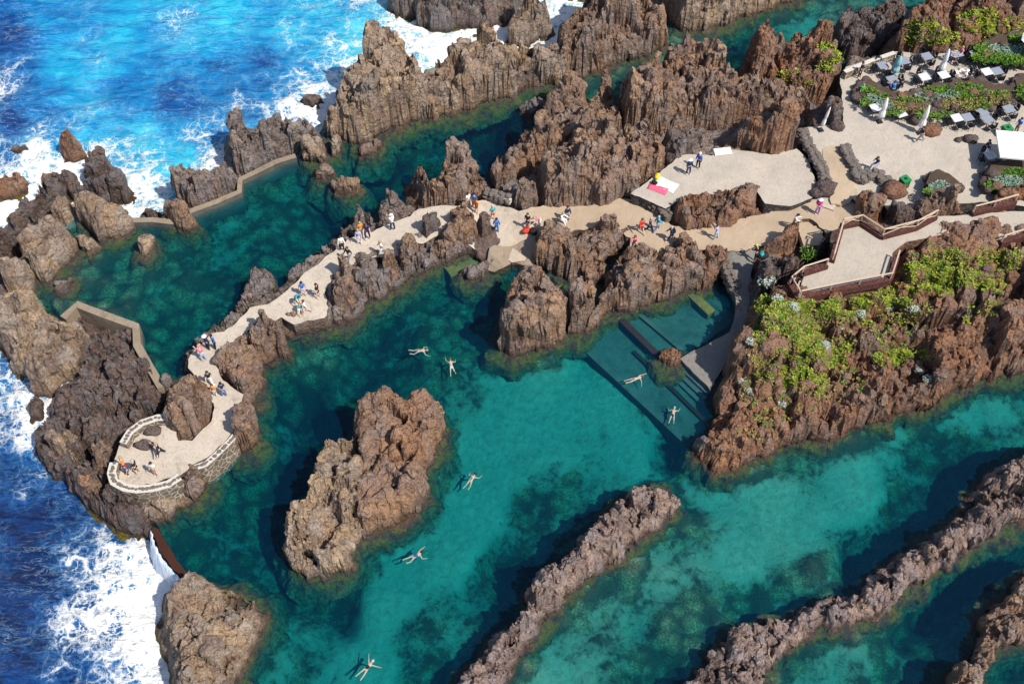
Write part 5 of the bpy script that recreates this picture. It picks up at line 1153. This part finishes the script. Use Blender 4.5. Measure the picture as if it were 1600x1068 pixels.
def bag(label, px, py, z, mat, s=1.0, seed=0):
    m = MB(); m.blob((0, 0, .16*s), .22*s, 0, 9, seed, (1.3, .9, .8)); m.tube([(-.14*s, 0, .28*s), (-.08*s, 0, .42*s), (.08*s, 0, .42*s), (.14*s, 0, .28*s)], .015, 5)
    o = m.build('bag', mat, None, True); o.location = at(px, py, z); o.rotation_euler = (0, 0, seed * 1.3); tag(o, label, 'bag')
bag('yellow beach bag at the far end of the white towel', 1027, 278, 2.72, M['yellow'], 1.2, 1)
bag('dark bag lying on the edge of the white towel', 1022, 287, 2.74, FM['black'], 1.0, 2)
bag('red bag on the ground by the woman in black vest', 822, 362, 1.25, FM['red'], 1.3, 3)
bag('black bag next to the red bag', 833, 364, 1.25, FM['black'], 1.5, 4)
bag('dark backpack at the boulder below the sausage rock', 1192, 402, 3.6, FM['black'], 1.6, 5)
bag('teal bag on the pile of dark bags', 1190, 398, 3.9, FM['teal'], .9, 6)
person('person in dark clothes and lime cap by the sausage rock', 1180, 405, 1.6, 60, pose='lookdown', top='black', bottom='black', hair='lime', sleeve='long')
# stone parapet, dry walls, terrace walls
wall('parapet_wall', 'grey parapet wall with a pale coping at the back of the plaza', [(1320,112),(1360,95),(1398,82)], .4, 3.75, 2.4, [M['mortar'], M['whitewall']])
def drywall(label, pts, w, zb, h, seed, mat='capstone'):
    """wall of piled lava stones: one object, courses of stones"""
    rnd = random.Random(seed); m = MB(); W = [at(x, y, zb) for x, y in pts]
    for a, b in zip(W[:-1], W[1:]):
        n = max(2, int((b - a).length / .36)); d = (b - a); nr = Vector((-d.y, d.x, 0)).normalized()
        for i in range(n):
            for c in range(max(1, int(h / .32))):
                for s in (-1, 1):
                    q = a + d * ((i + .5 + rnd.uniform(-.25, .25)) / n) + nr * (s * w * .27 + rnd.uniform(-.06, .06))
                    m.blob((q.x, q.y, zb + .17 + c * .32 + rnd.uniform(-.05, .05)), rnd.uniform(.20, .32), 0, 7, rnd.randint(0, 9999), (1.15, 1, .8))
        m.box((a + b) / 2 + Vector((0, 0, h * .30)), (d.length, w * .5, h * .60), math.atan2(d.y, d.x), 1)
    o = m.build('drystone_wall', [M['capstone'], M['mortar'] if mat == 'white' else M['capstone']], None, False); tag(o, label, 'wall', None)
drywall('black drystone wall dividing the sunning terrace from the ramp', [(1252,208),(1262,232),(1276,255),(1287,275),(1290,290)], .8, 2.75, .9, 3)
drywall('short black drystone wall between the sandy slope and the plaza', [(1317,232),(1326,250),(1336,268),(1342,285)], .8, 2.95, .9, 4)
drywall('black boulder wall below the person lounging on the plaza', [(1342,285),(1360,275),(1378,282),(1390,296)], 1.0, 2.8, .9, 5)
drywall('knobbly black retaining wall at the towel end of the sunning terrace', [(988,303),(1010,318),(1030,332),(1046,346)], .9, 1.5, 1.25, 6)
drywall('dark stone wall between the bathing pool and the ramp', [(1128,410),(1136,432),(1146,458)], .8, .5, 1.1, 7)
drywall('white jointed boulder wall behind the walkway by the small pool', [(757,304),(775,309),(798,318)], .8, 1.55, .7, 8, 'white')
# round terrace wall with white mortar and black stones
def ringwall(label, pts, w, zt, zb, seed):
    rnd = random.Random(seed); W = []
    for (x, y), (x2, y2) in zip(pts[:-1], pts[1:]):
        for k in range(4): W.append((x + (x2 - x) * k / 4, y + (y2 - y) * k / 4))
    W.append(pts[-1])
    o = wall('terrace_wall', label, W, w, zt, zb, [M['mortar'], M['whitewall']])
    m = MB(); Q = [at(x, y, zt) for x, y in W]
    for a, b in zip(Q[:-1], Q[1:]):
        d = b - a; n = max(1, int(d.length / .55))
        for i in range(n):
            q = a + d * ((i + .5 + rnd.uniform(-.15, .15)) / n)
            m.blob((q.x + rnd.uniform(-.05,.05), q.y + rnd.uniform(-.05,.05), zt + .02), rnd.uniform(.10, .165), 0, 7, rnd.randint(0, 9999), (1.1, .9, .5))
    s = m.build('capstones', M['capstone'], o); return o
ringwall('white curved wall set with black stones at the terrace front', [(178,722),(174,738),(178,752),(195,761),(215,764),(237,762),(262,756),(281,744)], .6, 2.6, .6, 1)
ringwall('white curved wall set with black stones at the terrace back', [(192,692),(203,674),(222,660),(246,652),(267,651)], .55, 2.55, .8, 2)
ringwall('low stone edged wall below the path right of the terrace prow', [(304,730),(322,724),(342,706),(358,690),(370,676),(372,655)], .45, 1.98, -.6, 3)
for lab, px, py, s, sd in (('black boulder set in the round terrace floor beside the man in black', 227, 696, .62, 1), ('grey boulder by the back wall of the round terrace', 238, 674, .55, 2)):
    m = MB(); m.blob((0, 0, .1), s, 0, 12, sd, (1.2, .75, .45)); o = m.build('boulder', ROCK['grey'], None, True); o.location = at(px, py, 1.9); tag(o, lab, 'rock')
# plaza boulders
for lab, px, py, s, sd in (('round brown boulder beside the tallest folded parasol', 1455, 206, .75, 3), ('oval grey boulder on the plaza left of the open parasol', 1516, 219, .55, 4), ('tiny grey stone next to the oval plaza boulder', 1497, 220, .3, 5), ('round dark boulder at the foot of the thin parasol', 1308, 199, .6, 6), ('brown boulder capping the black wall below the lounging person', 1396, 300, 1.0, 7), ('dark boulder at the lower end of the terrace dividing wall', 1288, 296, .9, 8), ('grey flat stone on the path below the dividing wall', 1276, 303, .55, 9)):
    m = MB(); m.blob((0, 0, .25*s), s, 0, 12, sd, (1.1, .85, .8)); o = m.build('boulder', ROCK['red' if sd in (3, 7) else 'dark'], None, True); o.location = at(px, py, 3.0 if sd < 8 else 2.7); tag(o, lab, 'rock')
# wooden rails on red stone walls
def rail(label, pts, z, h=1.05, wh=.38, x=False, base=.25):
    W = [at(px, py, z) for px, py in pts]; r = empty('railing', W[0]); O = W[0]; tag(r, label, 'railing', 'wooden railings of the viewing terrace')
    m = MB()
    for a, b in zip(W[:-1], W[1:]):
        d = b - a; c = (a + b) / 2 - O; m.box((c.x, c.y, wh / 2 - base / 2), (d.length + .1, .42, wh + base), math.atan2(d.y, d.x))
    m.build('stone_base', M['redwall'], r)
    m = MB(); m.tube([q - O + Vector((0, 0, h)) for q in W], .07, 6); m.build('handrail', M['wood'], r)
    for a, b in zip(W[:-1], W[1:]):
        d = b - a; n = max(1, round(d.length / 2.2))
        for i in range(n + 1):
            q = a + d * (i / n) - O
            if i < n or b is W[-1]:
                m = MB(); m.tube([q, q + Vector((0, 0, h))], .055, 6); m.build('post', M['wood'], r)
        if x:
            for i in range(n):
                m = MB(); q0, q1 = a + d * (i / n) - O, a + d * ((i + 1) / n) - O
                m.tube([q0 + Vector((0,0,wh)), q1 + Vector((0,0,h))], .035, 5); m.tube([q0 + Vector((0,0,h)), q1 + Vector((0,0,wh))], .035, 5); m.build('cross_brace', M['wood'], r)
rail('zigzag wooden railing with cross braces on red stone', [(1314,356),(1343,350),(1377,372),(1430,358),(1460,342)], 4.5, x=True)
rail('wooden railing going down beside the terrace steps', [(1313,360),(1306,385),(1299,410)], 4.5)
rail('wooden railing round the left corner of the viewing terrace', [(1290,418),(1252,430),(1233,446),(1246,468)], 4.5)
rail('long wooden railing along the cliff edge of the terrace', [(1248,468),(1295,458),(1340,449),(1389,440),(1400,405)], 4.5)
rail('wooden railing on red stone at the right edge', [(1518,336),(1550,328),(1584,318)], 4.5)
rail('low railing cut by the right edge above the cliff', [(1562,382),(1600,370),(1640,360)], 4.5)
# steps
m = MB()
for i in range(4):
    a, b = at(1247 + i*2, 352 + i*11, 2), at(1284 + i*0, 345 + i*12, 2); d = b - a
    m.box(((a.x+b.x)/2, (a.y+b.y)/2, 1.5 + .2 * i), (d.length, .75, .6), math.atan2(d.y, d.x))
tag(m.build('stone_steps', M['path']), 'pale stone steps below the wooden railing', 'steps')
# ------------------------------------------------------------------ plants
def rosette(m, c, r, rnd, n=7, up=.6, mi=0):
    for k in range(n):
        a = rnd.uniform(0, 6.283); e = rnd.uniform(.1, 1.3) * up
        d = Vector((math.cos(a) * math.cos(e), math.sin(a) * math.cos(e), math.sin(e))); s = d.cross(Vector((0, 0, 1))).normalized()
        L = r * rnd.uniform(.7, 1.3); w = L * rnd.uniform(.16, .3)
        b = c + d * L * .1
        m.add([b, b + d * L * .55 + s * w, b + d * L + Vector((0, 0, -.12 * L)), b + d * L * .55 - s * w], [(0, 1, 2, 3)], mi)
def patch(m, key, spots, rnd, r=.22, z=None, mats=1, step=.16):
    for px, py, rx, ry, den in spots:
        n = int(den * rx * ry * .55)
        for i in range(n):
            a = rnd.uniform(0, 6.283); q = math.sqrt(rnd.random()); x, y = px + rx * q * math.cos(a), py + ry * q * math.sin(a)
            p = hit(key, x, y) if key else at(x, y, z)
            if p is None: continue
            rosette(m, p + Vector((0, 0, rnd.uniform(.0, .14))), r * rnd.uniform(.7, 1.3), rnd, 6, .8, rnd.choices(range(mats), [5, 2, 1][:mats])[0])
rnd = random.Random(11)
m = MB()
patch(m, 'cliff', [(1450,425,32,18,.8),(1480,435,30,16,.8),(1430,445,22,14,.7),(1530,440,28,16,.6),(1560,450,18,10,.5),(1400,475,30,10,.6),(1355,470,24,10,.6),(1325,485,14,8,.6),(1290,475,28,9,.5),(1240,478,24,10,.5),(1265,550,42,14,.9),(1305,560,18,18,.7),(1245,590,34,22,1.0),(1275,600,18,18,.8),(1205,600,16,22,.6),(1215,625,22,12,.6),(1390,560,26,14,.9),(1410,555,16,10,.7),(1375,545,10,14,.5),(1260,635,16,8,.4),(1215,540,14,10,.5),(1320,545,14,9,.5),(1475,455,28,10,.6),(1420,500,20,8,.4),(1365,505,16,8,.4),(1205,490,20,12,.4),(1585,415,14,8,.4),(1510,500,8,10,.4),(1180,560,9,12,.5),(1190,520,14,12,.4),(1440,555,10,7,.5),(1525,425,16,8,.5),(1560,400,40,16,.4),(1480,405,40,14,.4),(1540,480,30,14,.25),(1200,478,30,16,.6),(1270,480,40,14,.6),(1340,470,50,12,.6),(1400,460,30,14,.6),(1450,430,46,22,.5),(1530,430,50,18,.4),(1250,520,50,18,.35),(1330,480,50,14,.4),(1240,490,40,16,.4),(1270,530,30,14,.4)], rnd, .17, None, 3)
tag(m.build('ground_cover', [M['leaf_lime'], M['leaf_green'], M['leaf_dry']]), 'bright lime green succulents creeping over the right cliff', 'ground cover', None, 'stuff')
m = MB()
patch(m, 'cliff', [(1230,500,60,26,.13),(1330,510,60,30,.13),(1420,480,40,20,.15),(1240,560,50,40,.12),(1210,640,40,26,.14),(1300,600,50,30,.10),(1170,600,20,50,.10),(1180,670,30,20,.1),(1470,400,50,20,.12),(1250,520,70,50,.2),(1300,490,90,18,.3),(1400,520,50,30,.15),(1550,420,50,16,.2),(1190,560,24,40,.25)], rnd, .19, None, 2)
tag(m.build('dry_ground_cover', [M['leaf_dry'], M['leaf_green']]), 'sparse olive scrub between rocks of the right cliff', 'scrub', None, 'stuff')
m = MB()
patch(m, 'hill', [(1440,45,26,16,.7),(1470,60,30,12,.6),(1530,35,34,18,.9),(1560,50,30,12,.9),(1500,78,26,7,.6),(1585,40,18,12,.7),(1425,60,14,12,.5),(1545,65,22,8,.9)], rnd, .3, None, 3)
patch(m, 'green_l', [(1300,90,16,10,.6),(1290,105,14,8,.6),(1235,120,20,8,.6),(1255,132,14,8,.5),(1290,75,12,8,.4)], rnd, .26, None, 3)
tag(m.build('hill_ground_cover', [M['leaf_lime'], M['leaf_green'], M['leaf_dry']]), 'yellow green plants over the lava by the cafe', 'ground cover', None, 'stuff')
# white flowering bushes
def bush(label, px, py, key=None, z=0, r=.45, fl='flower', base='leaf_silver', n=46, seed=0, cat='bush'):
    p = hit(key, px, py) if key else at(px, py, z)
    if p is None: p = at(px, py, 2.5)
    rn = random.Random(seed); rt = empty('flowering_bush' if fl == 'flower' else 'bush', p); tag(rt, label, cat)
    m = MB()
    for i in range(5):
        a = rn.uniform(0, 6.28); m.tube([(0, 0, -.1), (math.cos(a) * r * .5, math.sin(a) * r * .5, r * .6)], [.03, .012], 5)
    m.build('stems', M['wood'], rt)
    m = MB()
    for i in range(n):
        d = Vector((rn.gauss(0, 1), rn.gauss(0, 1), abs(rn.gauss(0, .8)))).normalized() * r * rn.uniform(.5, 1)
        rosette(m, d, r * .42, rn, 5, .8)
    m.build('foliage', M[base], rt)
    if fl:
        m = MB()
        for i in range(n):
            d = Vector((rn.gauss(0, 1), rn.gauss(0, 1), abs(rn.gauss(0, 1)) + .2)).normalized() * r * rn.uniform(.85, 1.12)
            rosette(m, d, r * .22, rn, 5, .5)
        m.build('blossom', M[fl], rt)
BU = [('white flowering bush highest on the cliff, left of the rail corner', 1215, 470, .55), ('white flowering bush under the middle of the long cliff railing', 1345, 492, .5), ('white flowering bush below the terrace corner', 1240, 482, .55), ('white blossom clump on the cliff above the second green patch', 1428, 486, .5), ('small white bush above the lime green slope', 1390, 482, .45), ('large white bush low on the cliff by the bare brown face', 1224, 632, .6), ('white bush on the shaded left flank of the cliff', 1160, 597, .4), ('little white bush halfway down the left flank', 1172, 612, .35), ('white bush at the top of the lime green patch', 1290, 540, .45), ('small white bush near the cliff overhang at the right', 1436, 580, .4), ('white bush on the overhang edge above the channel', 1448, 592, .4), ('white bush between dry scrub in the cliff centre', 1312, 515, .4), ('white clump at the dark left shoulder of the cliff', 1192, 497, .5), ('white bush lowest on the left shoulder beside the ramp', 1172, 534, .4)]
for i, (lb, x, y, r) in enumerate(BU): bush(lb, x, y, 'cliff', 0, r * .72, seed=i)
for i, (lb, x, y) in enumerate([('silver leaved bush on the dark bank beside the ramp', 1198, 440), ('silver bush at the foot of the terrace corner', 1215, 455), ('dark green bush spilling below the terrace steps', 1262, 398)]):
    bush(lb, x, y, 'ramp_slope', 0, .6, None if i == 2 else 'flower', 'leaf_green' if i == 2 else 'leaf_silver', 40, 60 + i)
# planted bed and planters on the plaza
def bed(label, poly, h, seed, plants, stones=14):
    r = empty('planted_bed', at(sum(q[0] for q in poly)/len(poly), sum(q[1] for q in poly)/len(poly), ZP)); tag(r, label, 'planter'); O = Vector(r.location)
    P = [at(x, y, ZP) for x, y in poly]; n = len(P)
    v = [(p.x - O.x, p.y - O.y, -.1) for p in P] + [((p.x - O.x) * .95, (p.y - O.y) * .95, h) for p in P]
    mesh_obj('soil', v, [tuple(range(n, 2*n))[::-1]] + [(i, (i+1) % n, n + (i+1) % n, n + i) for i in range(n)], M['soil'], r, False)
    rn = random.Random(seed)
    for i in range(n):
        a, b = P[i], P[(i+1) % n]; k = max(1, int((b - a).length / .55))
        for j in range(k):
            q = a + (b - a) * ((j + rn.random()) / k) - O
            m = MB(); m.blob((q.x, q.y, h * .45), rn.uniform(.32, .55) * (1 if h > .4 else .8), 0, 9, rn.randint(0, 999), (1.1, .9, .9)); m.build('edge_stone', ROCK['dark'], r, True)
    cx_, cy_ = sum(a[0] for a in poly) / n, sum(a[1] for a in poly) / n
    for i in range(int(n * .8)):
        a = poly[rn.randrange(n)]; k = rn.uniform(.1, .85); q = at(cx_ + (a[0] - cx_) * k, cy_ + (a[1] - cy_) * k, ZP + h) - O
        m = MB(); m.blob((q.x, q.y, h + rn.uniform(-.05, .1)), rn.uniform(.25, .5), 0, 9, rn.randint(0, 999), (1.1, .9, .8)); m.build('lava_stone', ROCK['red' if i % 2 else 'dark'], r, True)
    for nm, mt, spots, rr in plants:
        m = MB()
        for px, py, rx, ry, den in spots:
            for i in range(int(den * rx * ry * .5)):
                a = rn.uniform(0, 6.283); q = math.sqrt(rn.random()); c = at(px + rx*q*math.cos(a), py + ry*q*math.sin(a), ZP + h) - O
                rosette(m, c + Vector((0, 0, rn.uniform(0, .12))), rr * .8 * rn.uniform(.7, 1.3), rn, 6, .9)
        m.build(nm, M[mt], r)['kind'] = 'stuff'
bed('long rocky planted bed between the two rows of cafe tables', [(1336,158),(1340,142),(1352,132),(1368,142),(1385,152),(1410,155),(1430,150),(1450,142),(1475,138),(1500,130),(1530,132),(1550,140),(1580,142),(1584,158),(1560,170),(1525,178),(1490,182),(1460,182),(1430,192),(1405,184),(1385,180),(1360,170)], .7, 21,
    [('silver_groundcover', 'leaf_silver', [(1365,155,12,7,1.2),(1385,165,14,7,1.2),(1450,152,20,6,1.1),(1485,150,14,6,1.1)], .22), ('green_groundcover', 'leaf_green', [(1355,142,12,6,1.2),(1375,150,14,5,1),(1470,142,26,5,1.2),(1510,138,30,5,.8),(1560,148,18,5,.8),(1420,158,20,6,.7),(1395,178,14,5,1),(1500,150,12,8,.6),(1530,165,20,7,.6),(1470,180,16,5,.6),(1350,160,8,7,.7),(1520,148,24,9,.7),(1445,180,18,6,.8)], .28), ('dry_groundcover', 'leaf_dry', [(1430,168,26,9,.8),(1500,164,36,11,.8),(1550,155,28,10,.8),(1400,160,22,8,.7)], .25)])
bed('dark planter with silver leaves behind the zigzag railing', [(1440,300),(1446,286),(1460,278),(1478,284),(1495,298),(1490,312),(1465,314)], 1.0, 22, [('silver_groundcover', 'leaf_silver', [(1468,294,18,9,1.3)], .2), ('green_groundcover', 'leaf_green', [(1452,300,8,6,1.2),(1480,304,10,5,.8)], .26)])
bed('planter with silver and green leaves at the right edge', [(1536,300),(1534,282),(1542,268),(1570,262),(1640,258),(1640,285),(1600,298),(1565,305)], 1.0, 23, [('silver_groundcover', 'leaf_silver', [(1575,284,24,9,1.3),(1615,275,18,9,1)], .2), ('green_groundcover', 'leaf_green', [(1548,290,9,8,1.2),(1590,270,30,5,.9)], .28)])
bed('green hedge bed with a silver patch in the top right', [(1512,92),(1530,78),(1560,66),(1600,55),(1660,55),(1660,105),(1600,106),(1560,100)], .8, 24, [('silver_groundcover', 'leaf_silver', [(1565,80,26,10,1.3),(1600,78,20,8,1)], .22), ('green_groundcover', 'leaf_green', [(1545,92,28,8,1.3),(1585,96,24,8,1.3),(1535,78,14,7,1.2),(1600,62,26,7,1.2)], .34)])
bed('dark bush bed at the right edge beside the back tables', [(1580,135),(1592,128),(1640,125),(1640,160),(1600,165),(1585,155)], .8, 25, [('green_groundcover', 'leaf_green', [(1605,145,18,12,1.0)], .3)])
m = MB(); rn = random.Random(5)
for px, py, k in ((1405,328,26), (1385,112,10), (1295,190,16), (1270,408,20)):
    for i in range(k): rosette(m, at(px + rn.gauss(0, 6), py + rn.gauss(0, 4), 3.05 if px != 1270 else 3.6), .28, rn, 6, .9)
# ------------------------------------------------------------------ daylight
AZ, EL = R(126), R(55)          # sun on the right, behind the camera
w = bpy.data.worlds.new('World'); sc.world = w; w.use_nodes = True
nt = w.node_tree; bg = nt.nodes['Background']
sky = nt.nodes.new('ShaderNodeTexSky'); sky.sky_type = 'NISHITA'; sky.sun_disc = False
sky.sun_elevation = EL; sky.sun_rotation = AZ
nt.links.new(sky.outputs[0], bg.inputs[0]); bg.inputs[1].default_value = .108
sun = bpy.data.lights.new('sun', 'SUN'); sun.energy = 4.5; sun.angle = R(.9); sun.color = (1, .91, .78)
so = bpy.data.objects.new('sun', sun); link(so)
d = Vector((math.sin(AZ) * math.cos(EL), math.cos(AZ) * math.cos(EL), math.sin(EL)))
so.rotation_euler = d.to_track_quat('Z', 'Y').to_euler(); so.location = d * 150
vs = sc.view_settings; vs.view_transform = 'Standard'; vs.look = 'None'; vs.gamma = 1; vs.exposure = 0.24; vs.use_curve_mapping = False
sc.render.engine = 'CYCLES'; sc.cycles.use_denoising = True
sc.cycles.max_bounces = 6; sc.cycles.transparent_max_bounces = 8; sc.cycles.diffuse_bounces = 3; sc.cycles.glossy_bounces = 2
sc.cycles.caustics_reflective = False; sc.cycles.caustics_refractive = False
